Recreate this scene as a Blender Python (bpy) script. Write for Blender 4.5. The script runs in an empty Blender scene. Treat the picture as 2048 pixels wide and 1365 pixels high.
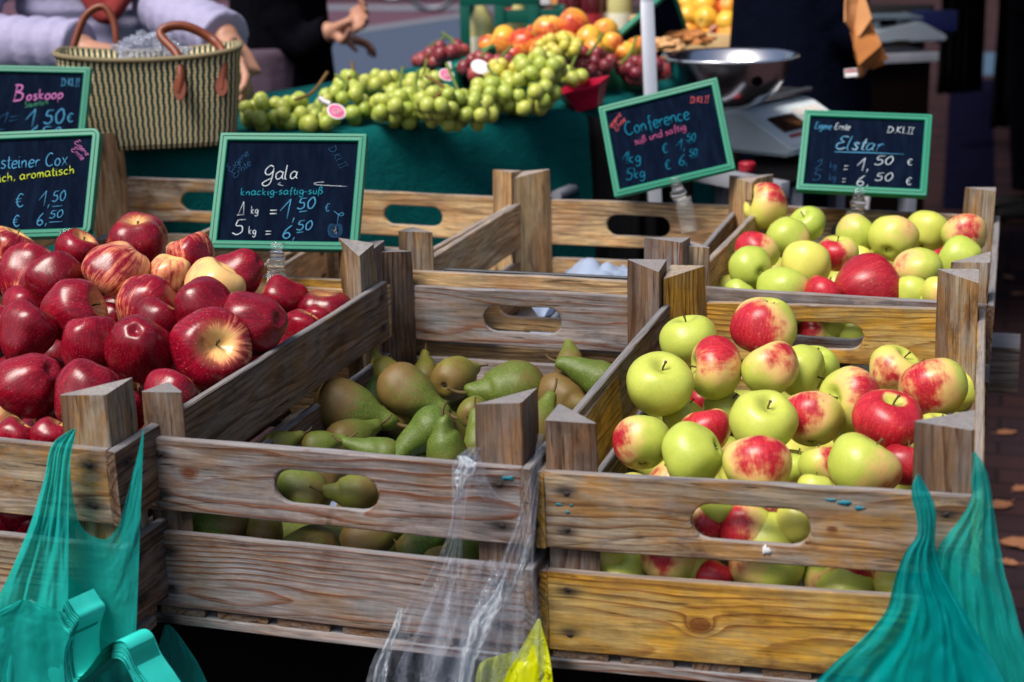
import bpy, bmesh, math, random
from mathutils import Vector, Matrix, noise
rnd = random.Random(7)
PI = math.pi
S = bpy.context.scene
COL = S.collection
# ------------------------------------------------------------------ camera, sky, sun, exposure
ZT = 0.90                                   # height of the crate rims above the pavement
FPX = 3243.0
CR = Vector((0.955517, 0.294179, -0.02113))
CU = Vector((-0.061243, 0.267982, 0.961475))
CF = Vector((-0.288508, 0.917412, -0.274078))
CPOS = Vector((0.78685, -1.28553, 0.50269 + ZT))
cam = bpy.data.cameras.new('camera'); camo = bpy.data.objects.new('camera', cam); COL.objects.link(camo)
m = Matrix((CR, CU, -CF)).transposed().to_4x4(); m.translation = CPOS
camo.matrix_world = m
cam.sensor_width = 36; cam.lens = FPX / 2048 * 36
cam.clip_start = 0.05; cam.clip_end = 400
cam.dof.use_dof = True; cam.dof.focus_distance = 1.76; cam.dof.aperture_fstop = 6.3
S.camera = camo
SUN_EL, SUN_AZ = 58, 118                    # azimuth: direction the light comes from, measured in the xy plane from +x
SUN_AZ = 240
wd = bpy.data.worlds.new('World'); S.world = wd; wd.use_nodes = True
wn = wd.node_tree.nodes; wl = wd.node_tree.links
bg = wn['Background']; bg.inputs[1].default_value = 0.075
sk = wn.new('ShaderNodeTexSky'); sk.sky_type = 'NISHITA'; sk.sun_disc = False
sk.sun_elevation = math.radians(SUN_EL); sk.sun_rotation = math.radians(90 - SUN_AZ)
sk.dust_density = 4.0; sk.air_density = 1.0; sk.ozone_density = 1.5
wl.new(sk.outputs[0], bg.inputs[0])
sl = bpy.data.lights.new('sun', 'SUN'); so = bpy.data.objects.new('sun', sl); COL.objects.link(so)
sl.energy = 3.0; sl.angle = math.radians(26); sl.color = (1, .95, .87)
sd = Vector((math.cos(math.radians(SUN_AZ)) * math.cos(math.radians(SUN_EL)), math.sin(math.radians(SUN_AZ)) * math.cos(math.radians(SUN_EL)), math.sin(math.radians(SUN_EL))))
so.rotation_euler = sd.to_track_quat('Z', 'Y').to_euler(); so.location = (0, -3, 8)
S.view_settings.view_transform = 'Standard'; S.view_settings.look = 'None'
S.view_settings.exposure = 0.62; S.view_settings.gamma = 1
S.cycles.max_bounces = 7; S.cycles.transparent_max_bounces = 24
S.cycles.diffuse_bounces = 2; S.cycles.glossy_bounces = 3; S.cycles.transmission_bounces = 4
S.cycles.use_denoising = True

# ------------------------------------------------------------------ helpers
def ray(u, v):
    return CR * ((u - 1024) / FPX) - CU * ((v - 682.5) / FPX) + CF
def at_z(u, v, z):                          # point of height z (above the crate rims) seen at photo pixel u, v
    d = ray(u, v); return CPOS + d * ((z + ZT - CPOS.z) / d.z)
def at_d(u, v, dep):
    return CPOS + ray(u, v) * dep
def dep_of(P):
    return (P - CPOS).dot(CF)
def at_plane(u, v, P, n):
    d = ray(u, v); return CPOS + d * ((P - CPOS).dot(n) / d.dot(n))

def mesh(name, verts, faces, mat=None, smooth=True, parent=None, loc=None):
    me = bpy.data.meshes.new(name); me.from_pydata([tuple(v) for v in verts], [], faces)
    me.validate(); me.update()
    if smooth:
        me.polygons.foreach_set('use_smooth', [True] * len(me.polygons))
    if mat: me.materials.append(mat)
    o = bpy.data.objects.new(name, me); COL.objects.link(o)
    if parent: o.parent = parent
    if loc is not None: o.location = loc
    return o
def link(name, me, parent=None, mw=None):
    o = bpy.data.objects.new(name, me); COL.objects.link(o)
    if parent: o.parent = parent
    if mw is not None: o.matrix_local = mw
    return o
def tag(o, label, cat, group=None, kind=None):
    if label: o['label'] = label
    if cat: o['category'] = cat
    if group: o['group'] = group
    if kind: o['kind'] = kind
    return o
def empty(name, loc, rz=0, label=None, cat=None, group=None):
    o = bpy.data.objects.new(name, None); COL.objects.link(o); o.empty_display_size = .05
    o.location = loc; o.rotation_euler = (0, 0, rz)
    return tag(o, label, cat, group)
def bm_obj(name, bm, mat, parent=None, smooth=False, mw=None):
    me = bpy.data.meshes.new(name); bmesh.ops.recalc_face_normals(bm, faces=bm.faces[:])
    bm.to_mesh(me); bm.free()
    if smooth: me.polygons.foreach_set('use_smooth', [True] * len(me.polygons))
    if mat: me.materials.append(mat)
    o = bpy.data.objects.new(name, me); COL.objects.link(o)
    if parent: o.parent = parent
    if mw is not None: o.matrix_local = mw
    return o
def auto(o, ang=35):
    bm = bmesh.new(); bm.from_mesh(o.data)
    for e in bm.edges:
        if len(e.link_faces) == 2 and e.calc_face_angle(0) > math.radians(ang): e.smooth = False
    for f in bm.faces: f.smooth = True
    bm.to_mesh(o.data); bm.free(); return o
def add_box(bm, x0, x1, y0, y1, z0, z1, bev=0, M=None, cuts=0):
    r = bmesh.ops.create_cube(bm, size=1); vs = r['verts']
    for v in vs: v.co = Vector((x0 + (v.co.x + .5) * (x1 - x0), y0 + (v.co.y + .5) * (y1 - y0), z0 + (v.co.z + .5) * (z1 - z0)))
    if bev:
        es = list({e for v in vs for e in v.link_edges})
        r = bmesh.ops.bevel(bm, geom=es, offset=bev, segments=2, affect='EDGES', profile=.6)
        vs = list({v for f in r['faces'] for v in f.verts} | {v for v in vs if v.is_valid})
    if M is not None:
        done = set(); stack = list(vs)
        for v in stack: v.co = M @ v.co
    return vs
def box_obj(name, x0, x1, y0, y1, z0, z1, mat, parent=None, bev=0, mw=None):
    bm = bmesh.new(); add_box(bm, x0, x1, y0, y1, z0, z1, bev)
    return auto(bm_obj(name, bm, mat, parent, False, mw))
def frame_at(d, hint=None):
    d = d.normalized(); h = hint or (Vector((0, 0, 1)) if abs(d.z) < .9 else Vector((1, 0, 0)))
    a = h.cross(d).normalized(); return a, d.cross(a).normalized()
def tube(bm, pts, rad, seg=10, cap=True):
    """rad: number, list, or list of (ra, rb); parallel-transport frames"""
    n = len(pts); pts = [Vector(p) for p in pts]; rings = []
    a = None
    for i, p in enumerate(pts):
        d = (pts[min(i + 1, n - 1)] - pts[max(i - 1, 0)]).normalized()
        if a is None: a, b = frame_at(d)
        else:
            a = (a - d * a.dot(d)); a = a.normalized() if a.length > 1e-6 else frame_at(d)[0]; b = d.cross(a)
        r = rad[i] if isinstance(rad, (list, tuple)) else rad
        ra, rb = r if isinstance(r, (list, tuple)) else (r, r)
        rings.append([bm.verts.new(p + a * (ra * math.cos(2 * PI * k / seg)) + b * (rb * math.sin(2 * PI * k / seg))) for k in range(seg)])
    for i in range(n - 1):
        for k in range(seg):
            bm.faces.new((rings[i][k], rings[i][(k + 1) % seg], rings[i + 1][(k + 1) % seg], rings[i + 1][k]))
    if cap:
        bm.faces.new(rings[0][::-1]); bm.faces.new(rings[-1])
def tube_obj(name, pts, rad, mat, parent=None, seg=10, mw=None):
    bm = bmesh.new(); tube(bm, pts, rad, seg); return auto(bm_obj(name, bm, mat, parent, True, mw), 50)
def lathe(bm, prof, seg=24, M=None):
    rings = []
    for r, z in prof:
        rings.append([bm.verts.new((r * math.cos(2 * PI * k / seg), r * math.sin(2 * PI * k / seg), z)) for k in range(seg)] if r > 1e-6 else [bm.verts.new((0, 0, z))])
    for i in range(len(rings) - 1):
        A, B = rings[i], rings[i + 1]
        for k in range(seg):
            k2 = (k + 1) % seg
            if len(A) == 1 and len(B) > 1: bm.faces.new((A[0], B[k2], B[k]))
            elif len(B) == 1 and len(A) > 1: bm.faces.new((A[k], A[k2], B[0]))
            elif len(A) > 1: bm.faces.new((A[k], A[k2], B[k2], B[k]))
    if M is not None:
        for R in rings:
            for v in R: v.co = M @ v.co
def crom(pts, n=8, closed=False):
    pts = [Vector(p) for p in pts]; N = len(pts); out = []
    if N < 3: return pts
    for i in range(N if closed else N - 1):
        p1, p2 = pts[i], pts[(i + 1) % N]
        p0 = pts[i - 1] if (i > 0 or closed) else p1 * 2 - p2
        p3 = pts[(i + 2) % N] if (i + 2 < N or closed) else p2 * 2 - p1
        for k in range(n):
            t = k / n
            out.append(.5 * ((2 * p1) + (p2 - p0) * t + (2 * p0 - 5 * p1 + 4 * p2 - p3) * t * t + (3 * p1 - p0 - 3 * p2 + p3) * t ** 3))
    if not closed: out.append(pts[-1])
    return out

# ------------------------------------------------------------------ materials
class NT:
    def __init__(s, name):
        s.m = bpy.data.materials.new(name); s.m.use_nodes = True
        s.n = s.m.node_tree.nodes; s.l = s.m.node_tree.links
        s.b = s.n['Principled BSDF']; s.out = s.n['Material Output']
    def new(s, t, **k):
        o = s.n.new(t)
        for a, v in k.items(): setattr(o, a, v)
        return o
    def put(s, sock, v):
        if v is None: return
        if hasattr(v, 'is_linked') or hasattr(v, 'links'): s.l.new(v, sock)
        else:
            if sock.type == 'RGBA' and len(v) == 3: v = (*v, 1)
            sock.default_value = v
    def math(s, op, a, b=None, c=None, clamp=False):
        o = s.new('ShaderNodeMath', operation=op, use_clamp=clamp)
        for i, x in enumerate((a, b, c)):
            if x is not None: s.put(o.inputs[i], x)
        return o.outputs[0]
    def vmath(s, op, a, b=None):
        o = s.new('ShaderNodeVectorMath', operation=op)
        s.put(o.inputs[0], a)
        if b is not None: s.put(o.inputs[1], b)
        return o.outputs[1] if op in ('DOT_PRODUCT', 'LENGTH') else o.outputs[0]
    def mix(s, f, a, b, mode='MIX'):
        o = s.new('ShaderNodeMix', data_type='RGBA', blend_type=mode)
        s.put(o.inputs[0], f); s.put(o.inputs[6], a); s.put(o.inputs[7], b); return o.outputs[2]
    def ramp(s, f, stops, interp='LINEAR'):
        o = s.new('ShaderNodeValToRGB'); o.color_ramp.interpolation = interp
        e = o.color_ramp.elements
        while len(e) < len(stops): e.new(.5)
        for i, (p, c) in enumerate(stops):
            e[i].position = p; e[i].color = (c, c, c, 1) if not isinstance(c, (tuple, list)) else (*c, 1)[:4]
        s.put(o.inputs[0], f); return o.outputs[0]
    def step(s, f, a, b):
        o = s.new('ShaderNodeMapRange', interpolation_type='SMOOTHSTEP'); s.put(o.inputs[0], f)
        s.put(o.inputs[1], a); s.put(o.inputs[2], b); return o.outputs[0]
    def noise(s, vec, scale=1, det=3, rough=.5, dist=0):
        o = s.new('ShaderNodeTexNoise'); s.put(o.inputs['Vector'], vec); o.inputs['Scale'].default_value = scale
        o.inputs['Detail'].default_value = det; o.inputs['Roughness'].default_value = rough; o.inputs['Distortion'].default_value = dist
        return o.outputs[0]
    def obj(s): return s.new('ShaderNodeTexCoord').outputs['Object']
    def info(s): return s.new('ShaderNodeObjectInfo')
    def sep(s, v):
        o = s.new('ShaderNodeSeparateXYZ'); s.put(o.inputs[0], v); return o.outputs
    def comb(s, x, y, z):
        o = s.new('ShaderNodeCombineXYZ')
        for i, q in enumerate((x, y, z)): s.put(o.inputs[i], q)
        return o.outputs[0]
    def bump(s, h, strength=.3, dist=.001):
        o = s.new('ShaderNodeBump'); o.inputs['Strength'].default_value = strength; o.inputs['Distance'].default_value = dist
        s.put(o.inputs['Height'], h); s.l.new(o.outputs[0], s.b.inputs['Normal'])
    def fin(s, col=None, rough=None, spec=None, **k):
        if col is not None: s.put(s.b.inputs['Base Color'], col)
        if rough is not None: s.put(s.b.inputs['Roughness'], rough)
        if spec is not None: s.put(s.b.inputs['Specular IOR Level'], spec)
        for a, v in k.items(): s.put(s.b.inputs[a.replace('_', ' ')], v)
        return s.m
def plain(name, col, rough=.6, spec=.4, var=.25, scale=30, metal=0, **k):
    t = NT(name); c = t.obj(); n = t.noise(c, scale, 4)
    lo = tuple(x * (1 - var) for x in col); hi = tuple(min(1, x * (1 + var)) for x in col)
    return t.fin(t.mix(n, lo, hi), rough, spec, Metallic=metal, **k)

def wood(name, light, dark, grey, ochre, greyamt=.5, ringf=170, dirt=.5, seed=0):
    """solid timber: growth rings round a pith off the plank, fibres, weathering, knot and nail stains.
    object colour carries plank length, knot x, knot z, knot size"""
    t = NT(name); c = t.obj(); inf = t.info(); r = inf.outputs['Random']
    oc = t.new('ShaderNodeSeparateColor'); t.l.new(inf.outputs['Color'], oc.inputs[0])
    L, kx, kz = oc.outputs[0], t.math('SUBTRACT', oc.outputs[1], .5), t.math('SUBTRACT', oc.outputs[2], .5)
    kr = t.math('MULTIPLY', inf.outputs['Alpha'], .05)
    off = t.vmath('MULTIPLY', t.comb(r, r, r), (31.7 + seed, 17.3, 9.1))
    q = t.vmath('ADD', c, off); x, y, z = t.sep(c)
    # knot
    dx = t.math('SUBTRACT', x, kx); dz = t.math('SUBTRACT', z, kz)
    kd = t.math('SQRT', t.math('ADD', t.math('MULTIPLY', t.math('MULTIPLY', dx, dx), .45), t.math('MULTIPLY', dz, dz)))
    kn = t.math('DIVIDE', kd, t.math('ADD', kr, .0002))
    kpush = t.math('DIVIDE', t.math('MULTIPLY', kr, 1.2), t.math('ADD', t.math('MULTIPLY', kn, kn), .35))
    warp = t.noise(t.vmath('MULTIPLY', q, (3.0, 9, 9)), 1, 2)
    warp2 = t.noise(t.vmath('MULTIPLY', q, (14, 60, 60)), 1, 2)
    r2 = t.math('FRACT', t.math('MULTIPLY', r, 7.31)); r3 = t.math('FRACT', t.math('MULTIPLY', r, 13.7))
    yy = t.math('ADD', y, t.math('ADD', t.math('MULTIPLY', r2, .045), .012))
    zz = t.math('ADD', z, t.math('MULTIPLY', t.math('SUBTRACT', r3, .5), .07))
    rad = t.math('SQRT', t.math('ADD', t.math('MULTIPLY', yy, yy), t.math('MULTIPLY', zz, zz)))
    rad = t.math('ADD', rad, t.math('ADD', t.math('MULTIPLY', warp, .045), t.math('MULTIPLY', warp2, .004)))
    rad = t.math('ADD', rad, kpush)
    ring = t.math('FRACT', t.math('MULTIPLY', rad, ringf))
    late = t.math('MULTIPLY', t.step(ring, .45, .9), t.math('SUBTRACT', 1, t.step(ring, .9, 1.0)))
    rw = t.noise(t.vmath('MULTIPLY', q, (4, 40, 40)), 1, 2)      # rings fade in and out
    late = t.math('MULTIPLY', late, t.step(rw, .3, .62))
    fib = t.noise(t.vmath('MULTIPLY', q, (18, 380, 380)), 1, 4, .6)
    fib2 = t.noise(t.vmath('MULTIPLY', q, (22, 900, 900)), 1, 2)
    saw = t.noise(t.vmath('MULTIPLY', q, (230, 14, 14)), 1, 2, .5)
    blot = t.noise(t.vmath('MULTIPLY', q, (9, 24, 24)), 1, 6, .68)
    blot2 = t.noise(t.vmath('MULTIPLY', q, (20, 46, 46)), 1, 5, .66)
    base = t.mix(t.step(blot, .42, .58), light, ochre)
    base = t.mix(t.math('MULTIPLY', t.step(blot2, .42, .66), greyamt), base, grey)
    col = t.mix(t.math('MULTIPLY', late, .9), base, dark)
    f = t.math('ADD', .22, t.math('MULTIPLY', fib, 1.5)); f = t.math('MULTIPLY', f, t.math('ADD', .93, t.math('MULTIPLY', saw, .14)))
    col = t.mix(1, col, t.comb(f, f, f), 'MULTIPLY')
    mid = t.noise(t.vmath('MULTIPLY', q, (17, 150, 150)), 1, 5, .7)
    mf = t.math('ADD', .05, t.math('MULTIPLY', mid, 1.9)); col = t.mix(1, col, t.comb(mf, mf, mf), 'MULTIPLY')
    # dark drying cracks along the grain
    cr = t.noise(t.vmath('MULTIPLY', q, (11, 240, 240)), 1, 3, .7)
    col = t.mix(t.math('MULTIPLY', t.step(cr, .60, .68), .85), col, tuple(.25 * k for k in dark))
    dn = t.noise(t.vmath('MULTIPLY', q, (10, 22, 22)), 1, 6, .7)
    col = t.mix(t.math('MULTIPLY', t.step(dn, .52, .70), dirt), col, tuple(.5 * k for k in dark))
    gr = t.step(t.math('ADD', t.math('ABSOLUTE', z), t.math('MULTIPLY', t.math('SUBTRACT', blot2, .5), .035)), .027, .042)
    col = t.mix(t.math('MULTIPLY', gr, .5), col, tuple(.45 * k for k in dark))
    # knot core
    kc = t.math('SUBTRACT', 1, t.step(t.math('ADD', kn, t.math('MULTIPLY', warp2, .8)), .9, 1.8))
    col = t.mix(t.math('MULTIPLY', kc, .85), col, (dark[0] * .8, dark[1] * .6, dark[2] * .5))
    # iron stains round the nails, 2 per end
    ex = t.math('SUBTRACT', t.math('MULTIPLY', L, .5), .019)
    ax = t.math('SUBTRACT', t.math('ABSOLUTE', x), ex); az = t.math('SUBTRACT', t.math('ABSOLUTE', z), .020)
    nd = t.math('SQRT', t.math('ADD', t.math('MULTIPLY', t.math('MULTIPLY', ax, ax), .22), t.math('MULTIPLY', az, az)))
    nd = t.math('ADD', nd, t.math('MULTIPLY', t.math('SUBTRACT', fib, .5), .006))
    st = t.math('SUBTRACT', 1, t.step(nd, .0010, .0092))
    col = t.mix(t.math('MULTIPLY', st, .9), col, (.016, .013, .014))
    # upward faces: weathered silver, with the sky's sheen painted in
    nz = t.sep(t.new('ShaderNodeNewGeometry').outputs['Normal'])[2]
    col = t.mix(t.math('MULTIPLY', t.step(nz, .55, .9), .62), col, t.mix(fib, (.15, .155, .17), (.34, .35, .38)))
    h = t.math('ADD', t.math('MULTIPLY', fib, .8), t.math('ADD', t.math('MULTIPLY', late, .5), t.math('MULTIPLY', fib2, .35)))
    h = t.math('SUBTRACT', h, t.math('MULTIPLY', t.step(cr, .64, .72), 1.2))
    t.bump(h, .55, .0012)
    return t.fin(col, .78, .25)
# grey-mauve weathered, golden, dark brown, pale tan
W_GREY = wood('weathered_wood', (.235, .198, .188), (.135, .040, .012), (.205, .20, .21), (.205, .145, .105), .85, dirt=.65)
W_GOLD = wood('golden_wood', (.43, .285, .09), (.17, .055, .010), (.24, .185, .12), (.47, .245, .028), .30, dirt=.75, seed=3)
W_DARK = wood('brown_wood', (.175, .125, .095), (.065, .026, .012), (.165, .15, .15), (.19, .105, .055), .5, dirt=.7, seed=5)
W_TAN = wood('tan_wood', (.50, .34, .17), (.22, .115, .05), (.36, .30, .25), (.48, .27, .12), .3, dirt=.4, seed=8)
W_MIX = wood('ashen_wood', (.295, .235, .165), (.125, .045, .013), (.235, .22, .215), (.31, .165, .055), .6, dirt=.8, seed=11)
NAIL = plain('rusty_nail', (.03, .022, .02), .7, .3, .3, 400)
# ------------------------------------------------------------------ wooden crates
TB = .009
def plank_mesh(L, h, t, hole=None, seed=0):
    """plank, length along x, thickness along y, height along z; hole=(half length, half height, dz)"""
    rr = random.Random(seed); bm = bmesh.new(); b = .0013
    if hole:
        hl, hh, hz = hole; N = []
        corners = [math.atan2(sz * h / 2 - hz, sx * L / 2) for sx, sz in ((1, 1), (-1, 1), (-1, -1), (1, -1))]
        ang = sorted([2 * PI * k / 72 - PI + .001 for k in range(72)] + corners + [a + d for a in corners for d in (-.004, .004)])
        def rect(a, ins):
            c, s = math.cos(a), math.sin(a); X = L / 2 - ins; Zt = h / 2 - hz - ins; Zb = h / 2 + hz - ins
            k = min(X / abs(c) if abs(c) > 1e-9 else 1e9, (Zt if s > 0 else Zb) / abs(s) if abs(s) > 1e-9 else 1e9)
            return c * k, s * k
        def stad(a, ex):
            c, s = math.cos(a), math.sin(a); R = hh + ex; A = hl - hh
            k = R / abs(s) if abs(s) > 1e-9 else 1e9
            if abs(k * c) > A:
                B = A * abs(c); k = B + math.sqrt(max(0, B * B - A * A + R * R))
            return c * k, s * k
        e = .0035
        prof = [('r', b, 0), ('h', e, 0), ('h', e * .3, e * .3), ('h', 0, e), ('h', 0, t - e), ('h', e * .3, t - e * .3), ('h', e, t), ('r', b, t), ('r', 0, t - b), ('r', 0, b)]
        rings = []
        for kd, o, y in prof:
            ring = []
            for a in ang:
                X, Z = rect(a, o) if kd == 'r' else stad(a, o)
                ring.append(bm.verts.new((X, y - t / 2, Z + hz)))
            rings.append(ring)
        n = len(ang)
        for i in range(len(rings)):
            A, B = rings[i], rings[(i + 1) % len(rings)]
            for k in range(n):
                try: bm.faces.new((A[k], A[(k + 1) % n], B[(k + 1) % n], B[k]))
                except ValueError: pass
    else:
        sec = [(-t / 2 + b, -h / 2), (t / 2 - b, -h / 2), (t / 2, -h / 2 + b), (t / 2, h / 2 - b), (t / 2 - b, h / 2), (-t / 2 + b, h / 2), (-t / 2, h / 2 - b), (-t / 2, -h / 2 + b)]
        n = max(4, int(L / .02)); rings = []
        for i in range(n + 1):
            x = -L / 2 + L * i / n
            rings.append([bm.verts.new((x, y, z)) for y, z in sec])
        for i in range(n):
            for k in range(8): bm.faces.new((rings[i][k], rings[i][(k + 1) % 8], rings[i + 1][(k + 1) % 8], rings[i + 1][k]))
        bm.faces.new(rings[0]); bm.faces.new(rings[-1])
    so = rr.random() * 50
    bow = rr.uniform(-.0015, .0015)
    for v in bm.verts:
        p = v.co; q = Vector((p.x * 9 + so, p.y * 40, p.z * 28))
        v.co.z += noise.noise(q) * .0011 + noise.noise(q * 3.7) * .0006
        v.co.y += noise.noise(q + Vector((7, 3, 1))) * .0006 + bow * (1 - (2 * p.x / L) ** 2) * .5
        v.co.x += noise.noise(Vector((so, p.y * 120, p.z * 120))) * .0008
    return bm
def plank(name, L, h, t, mat, parent, M, hole=None, knot=None, nails=True, seed=None):
    seed = rnd.random() * 999 if seed is None else seed
    o = auto(bm_obj(name, plank_mesh(L, h, t, hole, seed), mat, parent, True, M), 40)
    k = knot or (0, 0, 0)
    o.color = (L, .5 + k[0], .5 + k[1], k[2] / .05)
    if nails:
        for sx in (-1, 1):
            for sz in (-1, 1):
                bm = bmesh.new(); a = rnd.uniform(-.6, .6)
                lathe(bm, [(0, .0008), (.0017, .0007), (.0022, .0002), (.0022, -.003)], 8)
                Mn = Matrix.Translation((sx * (L / 2 - .019) + rnd.uniform(-.002, .002), -t / 2 - .0002, sz * .020 + rnd.uniform(-.003, .003))) @ Matrix.Rotation(PI / 2, 4, 'X') @ Matrix.Rotation(a, 4, 'Z') @ Matrix.Scale(1.5, 4, (1, 0, 0))
                bm_obj('nail', bm, NAIL, o, True, Mn)
    return o
def post_mesh(px, py, z0, z1, seed, tilt):
    """triangular corner post along local x, right angle at y=z=0, legs +y and +z"""
    rr = random.Random(seed); bm = bmesh.new(); n = 8; rings = []
    tri = [(0, 0), (py, 0), (0, px)]
    def insetted(b):
        out = []
        for i in range(3):
            A = Vector(tri[i]); P = (Vector(tri[i - 1]) - A).normalized(); Q = (Vector(tri[(i + 1) % 3]) - A).normalized()
            out += [A + P * b, A + Q * b]
        return out
    for i in range(n + 1):
        x = z0 + (z1 - z0) * i / n
        b = .0012 if i < n else .0022
        rings.append([bm.verts.new((x + (tilt[0] * p.x + tilt[1] * p.y if i == n else 0) + rr.uniform(-.0004, .0004), p.x + rr.uniform(-.0003, .0003), p.y + rr.uniform(-.0003, .0003))) for p in insetted(b)])
    for i in range(n):
        for k in range(6): bm.faces.new((rings[i][k], rings[i][(k + 1) % 6], rings[i + 1][(k + 1) % 6], rings[i + 1][k]))
    bm.faces.new(rings[0][::-1]); bm.faces.new(rings[-1])
    return bm
# local axes so that local x is up
def post(parent, W, D, cx, cy, px, py, ph, mat, seed, inv):
    bm = post_mesh(px, py, -.186, ph, seed, (rnd.uniform(-.12, .12), rnd.uniform(-.12, .12)))
    X0 = TB + .0004 if cx == 0 else W - TB - .0004; Y0 = TB + .0004 if cy == 0 else D - TB - .0004
    sx = 1 if cx == 0 else -1; sy = 1 if cy == 0 else -1
    # columns: local x -> +Z, local y -> sy*Y, local z -> sx*X
    M = Matrix(((0, 0, sx, X0), (0, sy, 0, Y0), (1, 0, 0, 0), (0, 0, 0, 1)))
    o = auto(bm_obj('corner_post', bm, mat, parent, True), 30)
    if sx * sy > 0:                          # keep a proper rotation: mirror the mesh instead of the frame
        for v in o.data.vertices: v.co.z *= -1
        o.data.flip_normals(); M = Matrix(((0, 0, -sx, X0), (0, sy, 0, Y0), (1, 0, 0, 0), (0, 0, 0, 1)))
    o.matrix_local = inv @ M
    o.color = (9, .5, .5, 0)
    return o
CRATES = {}
def crate(key, loc, rot, W, mats, label, group='wooden fruit crates on the stall', D=.637, knots={}, ph=(.05, .05, .045, .045), seed=1, drop_bottom=False):
    global rnd
    rnd = random.Random(seed)
    z, p, r_ = rot
    R = Matrix.Rotation(z, 4, 'Z') @ Matrix.Rotation(p, 4, 'X') @ Matrix.Rotation(r_, 4, 'Y')
    MW = Matrix.Translation(Vector(loc) + Vector((0, 0, ZT))) @ R        # frame at the rim, front-left
    root = empty('fruit_crate', (0, 0, 0), 0, label, 'crate', group)
    root.matrix_world = MW @ Matrix.Translation((W / 2, D / 2, -.1955))
    inv = Matrix.Translation((-W / 2, -D / 2, .1955))                   # rim frame -> root frame
    T = lambda x, y, zz: inv @ Matrix.Translation((x, y, zz))
    fm, bmt, sm, pm = mats[:4]; lowm = mats[4] if len(mats) > 4 else fm
    hole = (.0515, .0165, -.0015)
    Z90 = Matrix.Rotation(PI / 2, 4, 'Z'); Z180 = Matrix.Rotation(PI, 4, 'Z')
    li = W - 2 * TB - .0006
    # every board's outer (nailed) face is local -y
    plank('handle_board', li, .0735, TB, fm, root, T(W / 2, TB / 2, -.0367), hole, knots.get('f'))
    plank('lower_board', li, .0786, TB, lowm, root, T(W / 2, TB / 2, -.1346), None, knots.get('fl'))
    plank('handle_board', li, .0735, TB, bmt, root, T(W / 2, D - TB / 2, -.0367) @ Z180, hole, knots.get('b'))
    plank('lower_board', li, .0786, TB, bmt, root, T(W / 2, D - TB / 2, -.1346) @ Z180, None)
    for X in (TB / 2, W - TB / 2):
        Rz = Matrix.Rotation(-PI / 2 if X < W / 2 else PI / 2, 4, 'Z')
        plank('side_plank', D, .0730, TB, sm, root, T(X, D / 2, -.0372) @ Rz, None, knots.get('s'))
        plank('side_plank', D, .0780, TB, sm, root, T(X, D / 2, -.1350) @ Rz, None)
    i = 0
    for cx in (0, 1):
        for cy in (0, 1):
            k = cx + 2 * cy
            post(root, W, D, cx, cy, .047 + rnd.uniform(-.003, .004), .050 + rnd.uniform(-.003, .003), ph[k], pm if not isinstance(pm, (list, tuple)) else pm[k], seed * 10 + k, inv)
    ns = 6; w = (W - .012) / ns
    for k in range(ns):
        ww = w - rnd.uniform(.010, .02)
        plank('bottom_slat', D - .006, ww, .007, W_DARK, root, T(.006 + w * (k + .5), D / 2, -.1786) @ Z90 @ Matrix.Rotation(PI / 2, 4, 'X'), nails=False)
    for yy in (.0225, D / 2, D - .0225):
        plank('bottom_runner', W - .004, .042, .0105, W_GREY, root, T(W / 2, yy, -.1885) @ Matrix.Rotation(PI / 2, 4, 'X'), nails=False)
    CRATES[key] = (MW, W, D, root)
    return root
def smear(key, x, z, sx, sz, mat, seed):
    rr = random.Random(seed); MW, W, D, root = CRATES[key]; bm = bmesh.new(); n = 22
    R = [(1 + .5 * noise.noise(Vector((math.cos(2 * PI * k / n) * 1.5, math.sin(2 * PI * k / n) * 1.5, seed)))) * rr.uniform(.8, 1.15) for k in range(n)]
    A = [bm.verts.new((x + sx * R[k] * math.cos(2 * PI * k / n), -.0006, z + sz * R[k] * math.sin(2 * PI * k / n))) for k in range(n)]
    B_ = [bm.verts.new((v.co.x, .0008, v.co.z)) for v in A]; c = bm.verts.new((x, -.0008, z))
    for k in range(n):
        bm.faces.new((A[k], A[(k + 1) % n], c)); bm.faces.new((A[k], B_[k], B_[(k + 1) % n], A[(k + 1) % n]))
    bm_obj('paint_smear', bm, mat, root, True, Matrix.Translation((-W / 2, -D / 2, .1955)))
R_ = math.radians
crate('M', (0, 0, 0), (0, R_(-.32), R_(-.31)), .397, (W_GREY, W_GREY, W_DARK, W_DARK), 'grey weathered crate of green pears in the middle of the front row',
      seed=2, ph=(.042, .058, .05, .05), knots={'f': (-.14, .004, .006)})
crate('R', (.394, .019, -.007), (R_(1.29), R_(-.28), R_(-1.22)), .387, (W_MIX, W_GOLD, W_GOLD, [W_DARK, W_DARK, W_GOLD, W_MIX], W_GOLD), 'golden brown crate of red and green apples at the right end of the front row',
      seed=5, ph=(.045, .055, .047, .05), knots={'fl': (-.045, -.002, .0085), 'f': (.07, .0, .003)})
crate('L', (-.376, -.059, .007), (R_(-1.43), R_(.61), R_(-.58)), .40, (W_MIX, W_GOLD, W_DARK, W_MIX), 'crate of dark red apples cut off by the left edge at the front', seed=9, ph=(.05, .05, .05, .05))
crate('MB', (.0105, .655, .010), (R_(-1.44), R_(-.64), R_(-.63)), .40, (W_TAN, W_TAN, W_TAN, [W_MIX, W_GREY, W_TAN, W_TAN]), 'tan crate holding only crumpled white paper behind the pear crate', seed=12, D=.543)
crate('RB', (.3766, .678, .0035), (R_(.32), R_(-.35), R_(.74)), .40, (W_GREY, W_MIX, W_DARK, W_MIX), 'back row crate of green apples with one big dark red apple', seed=15, D=.563)
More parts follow.
